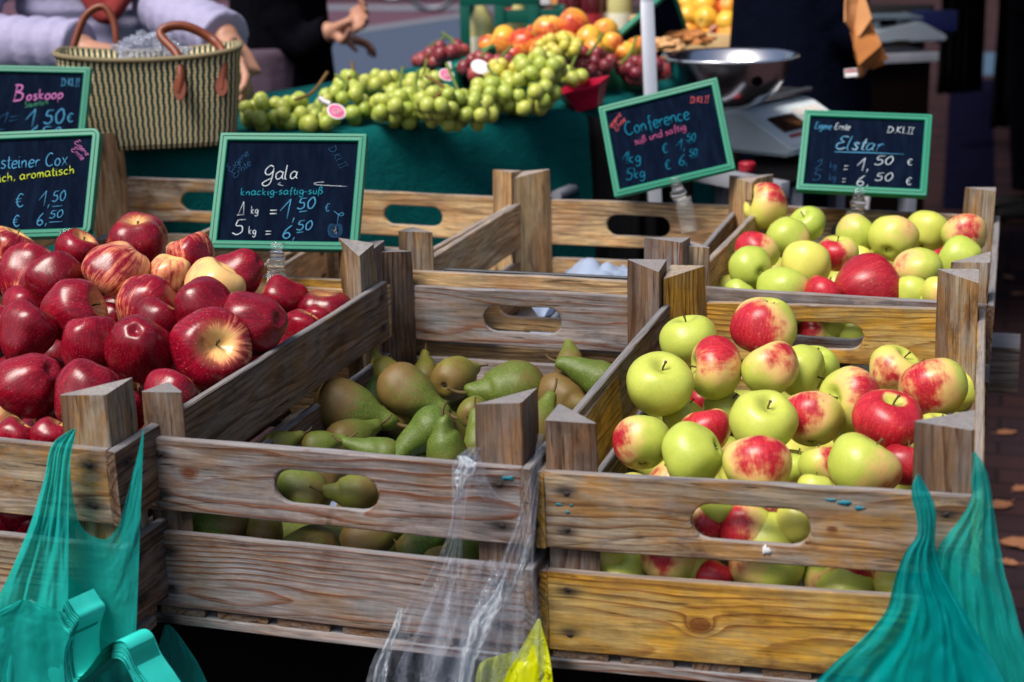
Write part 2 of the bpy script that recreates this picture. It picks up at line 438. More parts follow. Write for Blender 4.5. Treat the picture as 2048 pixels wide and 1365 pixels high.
crate('LB', (-.37, .563, .008), (R_(-1.07), R_(.03), R_(.3)), .40, (W_TAN, W_TAN, W_TAN, [W_MIX, W_GREY, W_TAN, W_TAN]), 'empty pale crate half hidden behind the Gala price board', seed=18)
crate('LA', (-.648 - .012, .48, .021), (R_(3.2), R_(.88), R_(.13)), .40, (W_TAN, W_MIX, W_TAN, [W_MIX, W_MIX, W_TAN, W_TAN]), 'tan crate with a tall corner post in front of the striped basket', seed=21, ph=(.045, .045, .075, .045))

TPAINT = plain('turquoise_paint', (.01, .16, .22), .6, .3, .4, 200); WPAINT = plain('white_dropping', (.62, .62, .66), .7, .3, .15, 200)
for i, (x, z, a, c) in enumerate([(.274, -.012, .006, .0022), (.286, -.016, .004, .0016), (.262, -.010, .005, .001), (.022, -.030, .003, .0012), (.030, -.037, .002, .001), (.034, -.030, .0015, .001)]): smear('R', x, z, a, c, TPAINT, i + 1)
smear('R', .207, -.061, .0035, .0045, WPAINT, 9)
smear('M', .016, -.030, .0022, .0022, TPAINT, 12); smear('M', .376, -.010, .006, .002, TPAINT, 13)
# ------------------------------------------------------------------ fruit
def poles(V, F, nu):                        # first and last ring collapse to one vertex each
    n = len(V); a, b = sum(V[:nu], Vector()) / nu, sum(V[n - nu:], Vector()) / nu
    W_ = [a] + V[nu:n - nu] + [b]; ix = lambda i: 0 if i < nu else (len(W_) - 1 if i >= n - nu else i - nu + 1); G = []
    for f in F:
        g = []
        for i in f:
            j = ix(i)
            if j not in g: g.append(j)
        if len(g) > 2: G.append(tuple(g))
    return W_, [], G
def apple_mesh(seed, tall=.9, taper=.14, lobe=.03, cav=.34, lump=.075):
    rr = random.Random(seed); nu, nv = 36, 26; V = []; F = []
    so = Vector((rr.random() * 9, rr.random() * 9, rr.random() * 9)); ph = rr.random() * 6
    lean = (rr.uniform(-.06, .06), rr.uniform(-.06, .06))
    for j in range(nv + 1):
        t = PI * j / nv
        for i in range(nu):
            a = 2 * PI * i / nu
            r = math.sin(t) * (1 + taper * math.cos(t)) / (1 + taper * taper * .5)
            z = tall * math.cos(t)
            r0 = math.sin(t)
            if t < PI / 2: z -= cav * 1.0 * math.exp(-(r0 / .30) ** 2) * (1 + .15 * math.sin(2 * a + ph))
            else: z += cav * .62 * math.exp(-(r0 / .24) ** 2)
            k = 1 + lobe * math.cos(5 * a + ph) * (max(0, -math.cos(t)) ** 1.5) + lobe * .45 * math.cos(5 * a + ph) * max(0, math.cos(t)) ** 2
            p = Vector((r * k * math.cos(a), r * k * math.sin(a), z))
            p *= 1 + noise.noise(p * 1.3 + so) * lump
            p.x += lean[0] * p.z; p.y += lean[1] * p.z
            V.append(p)
    for j in range(nv):
        for i in range(nu):
            i2 = (i + 1) % nu; F.append((j * nu + i, (j + 1) * nu + i, (j + 1) * nu + i2, j * nu + i2))
    me = bpy.data.meshes.new('apple'); me.from_pydata(*poles(V, F, nu))
    me.polygons.foreach_set('use_smooth', [True] * len(me.polygons)); return me
def apple_mat(name, g1, g2, pink, red1, red2, kind):
    t = NT(name); c = t.obj(); inf = t.info(); rn = inf.outputs['Random']
    cc = t.new('ShaderNodeSeparateColor'); t.l.new(inf.outputs['Color'], cc.inputs[0])
    amt, yel, drk = cc.outputs
    off = t.vmath('MULTIPLY', t.comb(rn, rn, rn), (19.1, 7.7, 13.3)); q = t.vmath('ADD', c, off)
    x, y, z = t.sep(c)
    rxy = t.math('SQRT', t.math('ADD', t.math('MULTIPLY', x, x), t.math('MULTIPLY', y, y)))
    un = t.comb(t.math('DIVIDE', x, t.math('ADD', rxy, .03)), t.math('DIVIDE', y, t.math('ADD', rxy, .03)), t.math('MULTIPLY', z, .10))
    sv = t.vmath('ADD', un, off)
    s1 = t.noise(sv, 9, 4, .65); s2 = t.noise(sv, 26, 3, .6); n1 = t.noise(q, 1.5, 3, .55); n2 = t.noise(q, 4.2, 5, .65); n3 = t.noise(q, 14, 4, .6)
    side = t.math('DIVIDE', x, t.math('SQRT', t.math('ADD', t.math('MULTIPLY', z, z), t.math('ADD', t.math('MULTIPLY', rxy, rxy), .0001))))
    f = t.math('ADD', t.math('MULTIPLY', side, .95 if kind == 'e' else .5), t.math('MULTIPLY', t.math('SUBTRACT', n1, .5), 1.2))
    f = t.math('ADD', f, t.math('MULTIPLY', t.math('SUBTRACT', n2, .5), .35))
    f = t.math('ADD', f, t.math('MULTIPLY', t.math('SUBTRACT', s1, .5), .38 if kind == 'e' else 1.7))
    f = t.math('ADD', f, t.math('MULTIPLY', t.math('SUBTRACT', amt, .5), 2.4))
    cavd = t.math('SUBTRACT', 1, t.step(rxy, .10, .48 if kind == 'e' else .70))
    top = t.math('MULTIPLY', cavd, t.step(z, .05, .35))
    f = t.math('SUBTRACT', f, t.math('MULTIPLY', top, 1.15))
    f = t.math('SUBTRACT', f, .38) if kind == 'e' else f; mask = t.step(f, -.02, .42); soft = t.step(f, -.50, .16)
    ground = t.mix(t.math('ADD', t.math('MULTIPLY', yel, .8), t.math('MULTIPLY', t.math('SUBTRACT', n2, .5), .5), clamp=True), g1, g2)
    ground = t.mix(t.math('MULTIPLY', t.step(n3, .5, .8), .22), ground, tuple(min(1, k * 1.25) for k in g2))
    col = t.mix(t.math('MULTIPLY', soft, .78), ground, pink)
    red = t.mix(t.step(s2, .35, .68), red1, red2)
    red = t.mix(t.math('MULTIPLY', t.step(n1, .3, .7), .45), red, tuple(k * .55 for k in red1))
    col = t.mix(t.math('MULTIPLY', mask, t.math('SUBTRACT', 1, t.math('MULTIPLY', t.step(n3, .55, .8), .3))), col, red)
    col = t.mix(t.math('MULTIPLY', top, .45), col, (.34, .36, .06) if kind == 'e' else (.75, .50, .16))
    vo = t.new('ShaderNodeTexVoronoi'); t.put(vo.inputs['Vector'], q); vo.inputs['Scale'].default_value = 11 if kind == 'e' else 9
    dot = t.math('MULTIPLY', t.math('SUBTRACT', 1, t.step(vo.outputs[0], .05, .10)), .5 if kind == 'e' else .75)
    col = t.mix(dot, col, (.80, .60, .35) if kind == 'g' else (.75, .62, .25))
    rus = t.math('MULTIPLY', t.step(n2, .70, .78), .6)
    col = t.mix(rus, col, (.34, .19, .07))
    dk = t.math('SUBTRACT', 1, t.math('MULTIPLY', drk, .6)); col = t.mix(1, col, t.comb(dk, dk, dk), 'MULTIPLY')  # drk: dark skins, and shade painted onto apples deep in gaps
    t.bump(t.math('ADD', t.math('MULTIPLY', n3, .6), s2), .06, .01)
    ro = t.math('ADD', .25 if kind == 'e' else .17, t.math('MULTIPLY', n2, .18))
    return t.fin(col, ro, .45, Subsurface_Weight=.0)
AP_E = apple_mat('green_red_apple_skin', (.37, .47, .065), (.72, .62, .125), (.80, .44, .20), (.40, .006, .022), (.62, .03, .045), 'e')
AP_G = apple_mat('dark_red_apple_skin', (.80, .52, .20), (.82, .42, .16), (.62, .12, .09), (.165, .001, .011), (.36, .004, .024), 'g')
STEM = plain('fruit_stem', (.11, .075, .03), .8, .2, .5, 60)
CALYX = plain('dried_calyx', (.045, .035, .02), .9, .1, .5, 60)
EM = [apple_mesh(100 + k, .88, .12, .025, .33) for k in range(6)]
GM = [apple_mesh(200 + k, .94 + .045 * k, .14 + .035 * k, .065, .36, .13) for k in range(7)]
for me in EM: me.materials.append(AP_E)
for me in GM: me.materials.append(AP_G)
def stem_mesh(seed):
    rr = random.Random(seed); bm = bmesh.new(); a = rr.random() * 6; L = rr.uniform(.16, .34); b = rr.uniform(.03, .12)
    pts = crom([(0, 0, .48), (0, 0, .62), (b * .4 * math.cos(a), b * .4 * math.sin(a), .62 + L * .5), (b * math.cos(a), b * math.sin(a), .62 + L)], 4)
    n = len(pts); tube(bm, pts, [.030 + (.018 if i > n - 3 else 0) for i in range(n)], 7)
    me = bpy.data.meshes.new('stem'); bm.to_mesh(me); bm.free(); me.materials.append(STEM); me.polygons.foreach_set('use_smooth', [True] * len(me.polygons)); return me
def calyx_mesh(tall):
    bm = bmesh.new(); rr = random.Random(4)
    for k in range(7):
        a = k * 2 * PI / 7 + rr.uniform(-.2, .2); d = Vector((math.cos(a), math.sin(a), 0)); s = Vector((-d.y, d.x, 0)); z0 = -tall * .80
        P = [d * .03 + Vector((0, 0, z0 + .06)), d * .09 + s * .035 + Vector((0, 0, z0)), d * .15 + Vector((0, 0, z0 - .05 + rr.uniform(-.03, .03))), d * .09 - s * .035 + Vector((0, 0, z0))]
        P = [bm.verts.new(p) for p in P]; bm.faces.new(P)
        Q = [bm.verts.new(v.co + Vector((0, 0, .012))) for v in P]; bm.faces.new(Q[::-1])
        for i in range(4): bm.faces.new((P[i], Q[i], Q[(i + 1) % 4], P[(i + 1) % 4]))
    me = bpy.data.meshes.new('calyx'); bm.to_mesh(me); bm.free(); me.materials.append(CALYX); return me
SM = [stem_mesh(k) for k in range(4)]; CE = calyx_mesh(.88); CG = calyx_mesh(.97)
def cdir(phi, tau):                         # direction from its angle in the picture and its lean towards the viewer
    p, t = math.radians(phi), math.radians(tau)
    return CR * (math.cos(p) * math.cos(t)) + CU * (math.sin(p) * math.cos(t)) - CF * math.sin(t)
def basis(Z, X):
    Z = Z.normalized(); X = X - Z * X.dot(Z)
    if X.length < 1e-3: X = frame_at(Z)[0]
    X.normalize(); Y = Z.cross(X); return Matrix((X, Y, Z)).transposed()
def settle(items, key, surf, iters=70, allow=.93):
    """items: dict u v r dz; finds the depth of each fruit along its line of sight: on the heap's surface, touching its neighbours, inside the boards"""
    MW, W, D, _ = CRATES[key]; inv = MW.inverted()
    def solve(e):
        z = 0
        for _ in range(12):
            y = (inv @ at_z(e['u'], e['v'], z)).y; z = .5 * z + .5 * (surf(min(max(y, 0), D)) + e['dz'])
        return dep_of(at_z(e['u'], e['v'], z))
    for e in items: e['t'] = e['t0'] = solve(e)
    def wall(e):
        for _ in range(4):
            P = at_d(e['u'], e['v'], e['t']); L = inv @ P; R = e['r'] * e['t'] / FPX
            if L.z < R * .6:
                lo, hi = TB + R * .96, D - TB - R * .96
                if L.y < lo: e['t'] += (lo - L.y)
                elif L.y > hi: e['t'] -= (L.y - hi)
                if L.x > W - TB - R * .96 and L.y < hi: e['t'] += .02
    for it in range(iters):
        for e in items: wall(e)
        for i, a in enumerate(items):
            for b in items[:i]:
                Pa, Pb = at_d(a['u'], a['v'], a['t']), at_d(b['u'], b['v'], b['t'])
                need = allow * (a['r'] * a['t'] + b['r'] * b['t']) / FPX; d = (Pa - Pb).length
                if d < need:
                    g = min(.006, (need - d) * .6); n_, f_ = (a, b) if a['t'] < b['t'] else (b, a)
                    n_['t'] -= g * .5; f_['t'] += g * .5
        for e in items: e['t'] += (e['t0'] - e['t']) * .04
    for e in items: wall(e)
def put_apple(e, meshes, stems, cal, label, group, cat='apple'):
    k = e.get('k', None); me = meshes[k if k is not None else rnd.randrange(len(meshes))]
    R = e['r'] * e['t'] / FPX * 1.055
    o = link('apple', me); Z = cdir(*e['ax']); X = cdir(*e['bl'])
    o.matrix_world = Matrix.Translation(at_d(e['u'], e['v'], e['t'])) @ basis(Z, X).to_4x4() @ Matrix.Diagonal((R, R, R * e.get('sz', 1), 1))
    o.color = (e['am'], e['ye'], e.get('dk', 0), 1)
    tag(o, label, cat, group)
    if e['ax'][1] > -35: link('stem', rnd.choice(stems), o)
    if e['ax'][1] < 25: link('calyx', cal, o)
    return o
def heap(key, rows, surf, meshes, cal, group, allow=.93):
    its = []
    for row in rows:
        u, v, r, ax, bl, am, ye, dz, lab = row[:9]
        its.append(dict(u=u, v=v, r=r, ax=ax, bl=bl, am=am, ye=ye, dz=dz, lab=lab, **(row[9] if len(row) > 9 else {})))
    settle(its, key, surf, allow=allow)
    for e in its: put_apple(e, meshes, SM, cal, e['lab'], group)
    return its
UP = (90, 35)
rnd = random.Random(31)
# u, v, radius in the photograph; stem direction; blush direction; blush; yellowness; depth below the heap; label
R_ROWS = [
 (1378, 682, 56, (100, 10), (200, -30), .08, .25, .0, 'pale green apple in the back left corner of the front right crate, no blush visible'),
 (1432, 736, 62, (178, 5), (95, 30), .55, .45, .0, 'oblong apple lying sideways, red striped at top and bottom left, stem pointing left', dict(sz=.92)),
 (1529, 652, 65, (260, -20), (110, 40), .56, .35, .0, 'apple with a big crimson cap on the golden back board left of the handle slot'),
 (1542, 740, 58, (120, -15), (330, 45), .40, .3, .0, 'green apple with a wide red right cheek, just below the crimson capped one'),
 (1600, 742, 52, (340, 20), (180, -40), .12, .3, -.02, 'green apple half hidden behind the red cheeked one, brown stem sticking out to the right'),
 (1630, 736, 46, (80, 30), (200, -50), .05, .1, -.025, 'plain green apple behind, directly under the handle slot of the golden back board'),
 (1320, 771, 66, (85, 38), (270, -40), .05, .3, .0, 'plain green apple with deep top hollow and dark seam at the left side plank'),
 (1364, 833, 44, (60, 10), (270, -20), .15, .4, -.045, 'shaded yellow green apple wedged beneath the seamed green apple'),
 (1283, 886, 57, (90, -30), (235, 25), .46, .3, .0, 'green apple with an orange red lower left flank in the front left corner'),
 (1384, 910, 65, (200, -20), (270, -50), .02, .2, .0, 'smooth pale green apple at the front board, its stem pointing left'),
 (1413, 862, 50, (100, -10), (110, 40), .62, .4, -.03, 'apple with a scarlet upper half peeking out behind the smooth pale green one'),
 (1450, 822, 46, (60, 20), (300, -20), .08, .3, -.05, 'green apple in the gap left of the central green apple with a hollow'),
 (1527, 845, 66, (82, 42), (320, -10), .10, .35, .005, 'central green apple facing up with a dark hollow and a faint crease'),
 (1515, 933, 66, (95, -30), (85, 40), .48, .5, .0, 'apple with a broad crimson stripe between cream bands, at the middle of the front board'),
 (1624, 838, 60, (85, -20), (120, 10), .48, .5, -.01, 'yellow green apple blushed red at top and lower right, beside the central green one'),
 (1703, 798, 63, (175, 30), (30, 40), .44, .4, .0, 'apple with mottled pink red patches and its green stem hollow turned left'),
 (1776, 844, 67, (80, 28), (250, 40), .98, .5, .004, 'almost wholly bright red apple in front at right'),
 (1790, 742, 52, (60, 25), (220, 20), .36, .6, -.01, 'yellow apple with a pink lower left side behind the dull crimson patched one'),
 (1867, 778, 67, (100, -20), (150, 35), .46, .4, .0, 'large apple with a dull crimson upper left patch near the right rear post'),
 (1918, 778, 48, (60, 0), (200, -50), .12, .4, -.02, 'green apple squeezed between the large blushed one and the right side plank'),
 (1724, 935, 71, (60, 5), (320, 25), .40, .25, .0, 'big lopsided green apple with an orange red lower right edge at the front board'),
 (1643, 932, 44, (100, -10), (0, 35), .52, .3, -.025, 'smaller apple with a red right half behind the lopsided green one'),
 (1589, 936, 42, (80, 10), (270, -40), .1, .2, -.035, 'green apple deep in the gap right of the crimson striped one'),
 (1700, 872, 36, (80, 10), (300, -30), .1, .6, -.04, 'yellow green apple glimpsed under the mottled apple and the bright red one'),
 (1873, 866, 42, (80, 20), (250, 10), .25, .5, -.02, 'pale apple just behind the front right post'),
 (1918, 835, 38, (80, 10), (200, -40), .1, .3, -.03, 'small green apple against the right plank above the front right post'),
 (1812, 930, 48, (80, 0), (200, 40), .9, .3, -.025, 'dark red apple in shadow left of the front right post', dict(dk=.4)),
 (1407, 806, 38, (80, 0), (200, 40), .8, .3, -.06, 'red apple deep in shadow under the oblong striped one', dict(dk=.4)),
 (1630, 978, 34, (80, 0), (270, -40), .1, .4, -.01, 'sliver of a yellow green apple just over the front board'),
]
def surfR(y): return -.028 + .07 * y
itsR = heap('R', R_ROWS, surfR, EM, CE, 'apples in the front right crate')
# those seen through the hand hole and the slot of the same crate
R_LOW = [
 (1400, 1045, 48, (60, -20), (10, 40), .5, .6, 0, 'yellow and red apple at the left end of the front right hand hole'),
 (1492, 1062, 56, (80, -30), (170, 30), .55, .4, 0, 'apple with a red left shoulder in the middle of the front right hand hole'),
 (1540, 1088, 58, (150, -30), (330, -40), .12, .4, 0, 'green apple with a pointed left end low in the front right hand hole'),
 (1432, 1010, 40, (60, 20), (270, -40), .1, .2, 0, 'dark green apple at the back of the front right hand hole'),
 (1596, 1045, 46, (60, 0), (270, -30), .15, .8, 0, 'yellow apple at the right end of the front right hand hole'),
 (1238, 1150, 56, (100, 30), (270, -20), .25, .3, 0, 'brown shouldered green apple at the left end of the front right crate slot'),
 (1340, 1118, 60, (60, -10), (180, 50), .45, .35, 0, 'green apple with a red left edge in the slot under the front right hand hole'),
 (1425, 1158, 44, (60, -10), (90, 50), .8, .35, 0, 'dull red apple in the slot between two green ones'),
 (1530, 1128, 76, (60, -30), (180, 30), .42, .35, 0, 'large green apple with an orange left side in the middle of the slot'),
 (1690, 1188, 62, (95, -50), (270, -40), .1, .4, 0, 'green apple showing its calyx in the slot under the right of the hand hole'),
 (1790, 1170, 46, (60, 0), (180, 0), .2, .8, 0, 'yellow apple at the right end of the slot beside the turquoise bag'),
]
def low(key, rows, meshes, cal, group, y0=.056):
    MW, W, D, _ = CRATES[key]; n = (MW.to_3x3() @ Vector((0, 1, 0))).normalized()
    for row in rows:
        u, v, r, ax, bl, am, ye, dz, lab = row
        P0 = MW @ Vector((0, TB + y0 * .2 + .040 + dz, 0)); t = dep_of(at_plane(u, v, P0, n))
        R = r * t / FPX; P0 = MW @ Vector((0, TB + max(R, .03) + .002 + dz, 0)); t = dep_of(at_plane(u, v, P0, n))
        put_apple(dict(u=u, v=v, r=r, t=t, ax=ax, bl=bl, am=am, ye=ye), meshes, SM, cal, lab, group)
low('R', R_LOW, EM, CE, 'apples seen through the front right crate')
RB_ROWS = [
 (1533, 412, 46, (165, 12), (60, 40), .44, .95, .01, 'orange yellow apple with pink streaks, topmost at the left rear corner of the back crate'),
 (1615, 450, 37, (120, 30), (270, -40), .05, .05, -.01, 'shaded plain green apple behind, just right of the topmost orange one'),
 (1577, 473, 43, (250, -10), (350, 10), .30, .2, .0, 'pale green apple with a small red right edge below the topmost orange one'),
 (1512, 506, 43, (60, -20), (120, 30), .55, .3, -.005, 'apple with a pink red top at the left side of the back right crate'),
 (1502, 538, 44, (150, -60), (325, 30), .45, .15, .0, 'green apple, right side red, calyx turned left, in the back right crate'),
 (1611, 532, 49, (60, -30), (280, 10), .25, .85, .0, 'knobbly yellow green apple in the middle left of the back right crate'),
 (1676, 508, 39, (95, 18), (190, 40), .60, .5, .0, 'small pinkish red apple with an upright stem in the back right crate'),
 (1711, 470, 42, (40, -10), (200, 20), .22, .2, .0, 'green apple with a faint orange left edge under the clear clip of the right board'),
 (1786, 478, 47, (60, -40), (60, 10), .22, .5, .0, 'pale yellow green apple with a red rim at top right, among the rear apples'),
 (1854, 464, 43, (60, -20), (330, -10), .15, .55, -.005, 'dull olive green apple at the rear board, second from the right post'),
 (1930, 471, 43, (90, -30), (95, 40), .42, .25, .0, 'green apple with a red cap beside the right rear post'),
 (1923, 520, 45, (160, -50), (350, 20), .42, .15, .0, 'green apple with dark calyx at left and red right flank by the right plank'),
 (1836, 539, 48, (265, 20), (150, 20), .33, .25, .0, 'pale green apple with pinkish left side and a stem hollow at its lower edge'),
 (1735, 582, 70, (20, -10), (90, 60), 1.0, .3, .0, 'big dark red apple lying among the green ones', dict(dk=.45, sz=1.05)),
 (1567, 587, 54, (70, -20), (350, 10), .30, .15, .0, 'pale green apple with red right edge at the front board of the back crate'),
 (1646, 588, 38, (60, 0), (90, 40), .8, .3, -.01, 'red apple between the pale green and the big dark red one'),
 (1823, 590, 38, (60, -20), (20, -20), .2, .3, -.01, 'pale green apple directly right of the big dark red one'),
 (1878, 588, 36, (60, 0), (300, 30), .55, .7, -.005, 'orange red apple behind the front right post of the back crate'),
 (1478, 588, 30, (60, 0), (270, -40), .08, .1, -.01, 'green apple low in the front left corner of the back right crate'),
 (1720, 518, 28, (60, 0), (270, -40), .1, .8, -.03, 'yellow apple glimpsed above the big dark red one'),
 (1862, 606, 26, (60, 0), (270, -40), .1, .1, -.02, 'small green apple sunk between the pale and the orange red one'),
]
def surfRB(y): return .008
heap('RB', RB_ROWS, surfRB, EM, CE, 'apples in the back right crate')
# seen through the hand hole between the two right crates
RB_LOW = [
 (1628, 668, 36, (60, 0), (150, 40), .5, .4, 0, 'red streaked apple behind the hand hole of the golden back board'),
 (1672, 655, 30, (60, 0), (270, -40), .05, .3, 0, 'pale apple at the back of the hand hole of the golden back board'),
 (1706, 672, 36, (60, 0), (270, -40), .04, .15, 0, 'pale green apple at the right of the hand hole of the golden back board'),
]
low('RB', RB_LOW, EM, CE, 'apples in the back right crate')
L_ROWS = [
 (18, 500, 48, (60, 0), (20, 30), .5, .5, .01, 'orange red apple beneath the lower left price board'),
 (55, 556, 58, (70, -30), (120, 30), .6, .4, .0, 'crimson apple with a rough brown russet scar near the left edge'),
 (155, 512, 45, (60, 20), (90, 30), .85, .2, -.01, 'crimson apple behind the purple dark one at upper left'),
 (112, 566, 57, (120, -20), (90, 60), .98, .2, .0, 'dark purple red apple with a pale scratch', dict(dk=.35)),
 (238, 544, 63, (230, 5), (60, 20), .44, .3, .012, 'large streaky red apple atop the heap with dry calyx at its lower left'),
 (277, 493, 57, (88, 28), (270, 30), .92, .2, .0, 'crimson apple with a hollow at its top, highest at the back of the heap'),
 (338, 562, 45, (80, 10), (250, 40), .36, .5, -.012, 'apple with a cream top and red lower half between darker ones'),
 (383, 525, 47, (110, 0), (100, 30), .50, .3, .0, 'red apple with cream streaks near the top, below the chalkboard left corner'),
 (477, 547, 49, (210, -20), (60, 40), .93, .2, .0, 'deep red apple with pale dots left of the clear sign clip'),
 (424, 582, 55, (60, 0), (200, -30), .26, .4, -.005, 'cream coloured apple with faint red mottling among the red ones'),
 (414, 622, 57, (140, -10), (90, 40), .98, .2, .005, 'purple red apple in front of the cream coloured one', dict(dk=.4)),
 (508, 646, 64, (190, -30), (60, 40), .98, .2, .0, 'large dark red apple near the right plank, behind the one with a yellow hollow', dict(dk=.15)),
 (571, 598, 43, (170, 10), (60, 40), .95, .2, -.06, 'dark red apple alone in the right rear corner'),
 (291, 614, 60, (60, -30), (20, 50), .58, .3, .0, 'red apple with a pale freckled left side in the centre of the heap'),
 (144, 623, 64, (15, 10), (120, 50), .98, .2, .006, 'glossy scarlet apple lying sideways with a dry stub at its right end'),
 (419, 697, 79, (18, 64), (180, 20), .76, .6, .01, 'largest apple, red with a yellow star round its stem hollow'),
 (278, 693, 64, (260, -62), (120, 40), 1.0, .2, .004, 'dark red apple showing its calyx straight to the front', dict(dk=.3)),
 (178, 699, 57, (90, -10), (90, 50), .92, .2, .0, 'bright red apple with a soft vertical ridge left of the calyx facing one'),
 (50, 670, 55, (60, -20), (90, 50), .98, .2, .0, 'dark crimson apple at the left edge, third row down', dict(dk=.25)),
 (60, 767, 65, (215, -25), (60, 50), .94, .2, .0, 'crimson apple with its calyx turned to the left, at the lower left'),
 (170, 796, 63, (60, -20), (90, 50), .98, .2, -.002, 'violet red apple behind the thick front corner post', dict(dk=.3)),
 (340, 796, 56, (60, -20), (90, 40), .93, .2, -.01, 'red apple just behind the thin front post, under the largest one'),
 (42, 622, 40, (60, -20), (90, 40), .80, .3, -.02, 'pinkish red apple peeking out under the scarlet one'),
 (604, 662, 42, (60, 0), (90, 40), .92, .2, -.075, 'red apple low beside the right plank'),
 (636, 640, 30, (60, 0), (90, 40), .9, .2, -.07, 'small red apple farthest right, half hidden by the side plank'),
 (100, 880, 42, (60, 0), (90, 40), .92, .2, -.01, 'red apple just over the left front board, beside the turquoise bag handle'),
 (28, 884, 42, (60, 0), (90, 40), .92, .2, -.01, 'red apple just over the left front board at the edge of the picture'),
 (-12, 655, 46, (60, 0), (90, 40), .95, .2, .0, 'red apple cut by the left edge beside the dark crimson one'),
 (-14, 560, 44, (60, 0), (90, 40), .8, .3, -.01, 'red apple cut by the left edge beside the russet scarred one'),
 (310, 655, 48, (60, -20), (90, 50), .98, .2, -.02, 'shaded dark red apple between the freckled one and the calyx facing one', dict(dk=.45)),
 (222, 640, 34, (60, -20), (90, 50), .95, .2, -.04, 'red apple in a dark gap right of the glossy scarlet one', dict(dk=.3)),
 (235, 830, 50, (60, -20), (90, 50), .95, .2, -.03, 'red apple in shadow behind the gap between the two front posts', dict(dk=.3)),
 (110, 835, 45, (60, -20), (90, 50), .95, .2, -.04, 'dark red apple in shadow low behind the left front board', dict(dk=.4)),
]
def surfL(y): return -.012 + min(.075, .165 * y)
heap('L', L_ROWS, surfL, GM, CG, 'dark red apples in the left crate')
L_LOW = [(8, 1048, 44, (60, 0), (90, 40), .95, .2, 0, 'red apple in the slot at the left edge of the picture'), (66, 1056, 40, (60, 0), (90, 40), .95, .2, 0, 'red apple in the slot beside the turquoise bag')]
low('L', L_LOW, GM, CG, 'dark red apples in the left crate')
# deeper layer of the heaps, only glimpsed in the gaps; dk paints their shade
def filler(key, zs, meshes, label, group, am, dk, x0=.05, x1=None, y1=None, step=.073, vis=None):
    MW, W, D, _ = CRATES[key]; rr = random.Random(5); j = 0; y = .055
    while y < (y1 or D - .05):
        x = x0 + (.036 if j % 2 else 0)
        while x < (x1 or W - .045):
            o = link('apple', rr.choice(meshes)); R = rr.uniform(.031, .034)
            o.matrix_world = MW @ Matrix.Translation((x + rr.uniform(-.004, .004), y, zs(y) + rr.uniform(-.008, .004))) @ Matrix.Rotation(rr.uniform(0, 6), 4, 'Z') @ Matrix.Rotation(rr.uniform(0, 3), 4, 'X') @ Matrix.Scale(R, 4)
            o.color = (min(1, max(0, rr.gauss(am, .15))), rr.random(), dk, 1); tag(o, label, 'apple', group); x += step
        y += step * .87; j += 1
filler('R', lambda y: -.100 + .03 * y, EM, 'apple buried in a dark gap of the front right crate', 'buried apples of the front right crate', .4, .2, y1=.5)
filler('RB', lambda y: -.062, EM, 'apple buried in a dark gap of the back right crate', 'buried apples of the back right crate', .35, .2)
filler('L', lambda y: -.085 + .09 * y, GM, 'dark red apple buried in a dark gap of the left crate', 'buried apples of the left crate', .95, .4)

# ------------------------------------------------------------------ pears
def pear_mesh(seed, neck=1.0, bend=0.0, fat=1.0):
    """body centre at the origin, radius 1, neck along +z"""
    rr = random.Random(seed); nu = 32
    prof = crom([(0.0, 0, -.93), (.10, 0, -.90), (.22, 0, -.95), (.5, 0, -.90), (.82, 0, -.60), (.98, 0, -.12), (.94, 0, .38), (.76 * fat, 0, .88), (.56 * fat, 0, 1.32 * neck), (.42 * fat, 0, 1.72 * neck), (.31 * fat, 0, 2.05 * neck), (.16, 0, 2.2 * neck), (0, 0, 2.22 * neck)], 4)
    V, F = [], []; so = Vector((rr.random() * 9, rr.random() * 9, rr.random() * 9)); n = len(prof)
    for p in prof:
        r, z = max(0, p.x), p.z
        for i in range(nu):
            a = 2 * PI * i / nu; q = Vector((r * math.cos(a), r * math.sin(a), z))
            q *= 1 + .10 * noise.noise(q * .9 + so) + .03 * noise.noise(q * 2.3 + so)
            w = max(0, z + .2); q.x += bend * w * w * .28; q.z -= abs(bend) * w * w * .05
            V.append(q)
    for j in range(n - 1):
        for i in range(nu):
            i2 = (i + 1) % nu; F.append((j * nu + i, j * nu + i2, (j + 1) * nu + i2, (j + 1) * nu + i))
    me = bpy.data.meshes.new('pear'); me.from_pydata(*poles(V, F, nu))
    me.polygons.foreach_set('use_smooth', [True] * len(me.polygons)); me.materials.append(PEAR)
    w = 2.2 * neck + .2; sm = bmesh.new(); x = bend * w * w * .28; z = 2.2 * neck - abs(bend) * w * w * .05; sl_ = bend * w * .5
    pts = crom([(x - sl_ * .15, 0, z - .12), (x + sl_ * .1, 0, z + .2), (x + sl_ * .3 + .06, .02, z + .42), (x + sl_ * .5 + .17, .03, z + .62)], 4)
    tube(sm, pts, [.085 - .04 * k / (len(pts) - 1) + (.03 if k == len(pts) - 1 else 0) for k in range(len(pts))], 8)
    st = bpy.data.meshes.new('stem'); sm.to_mesh(st); sm.free(); st.materials.append(STEM); st.polygons.foreach_set('use_smooth', [True] * len(st.polygons))
    return me, st
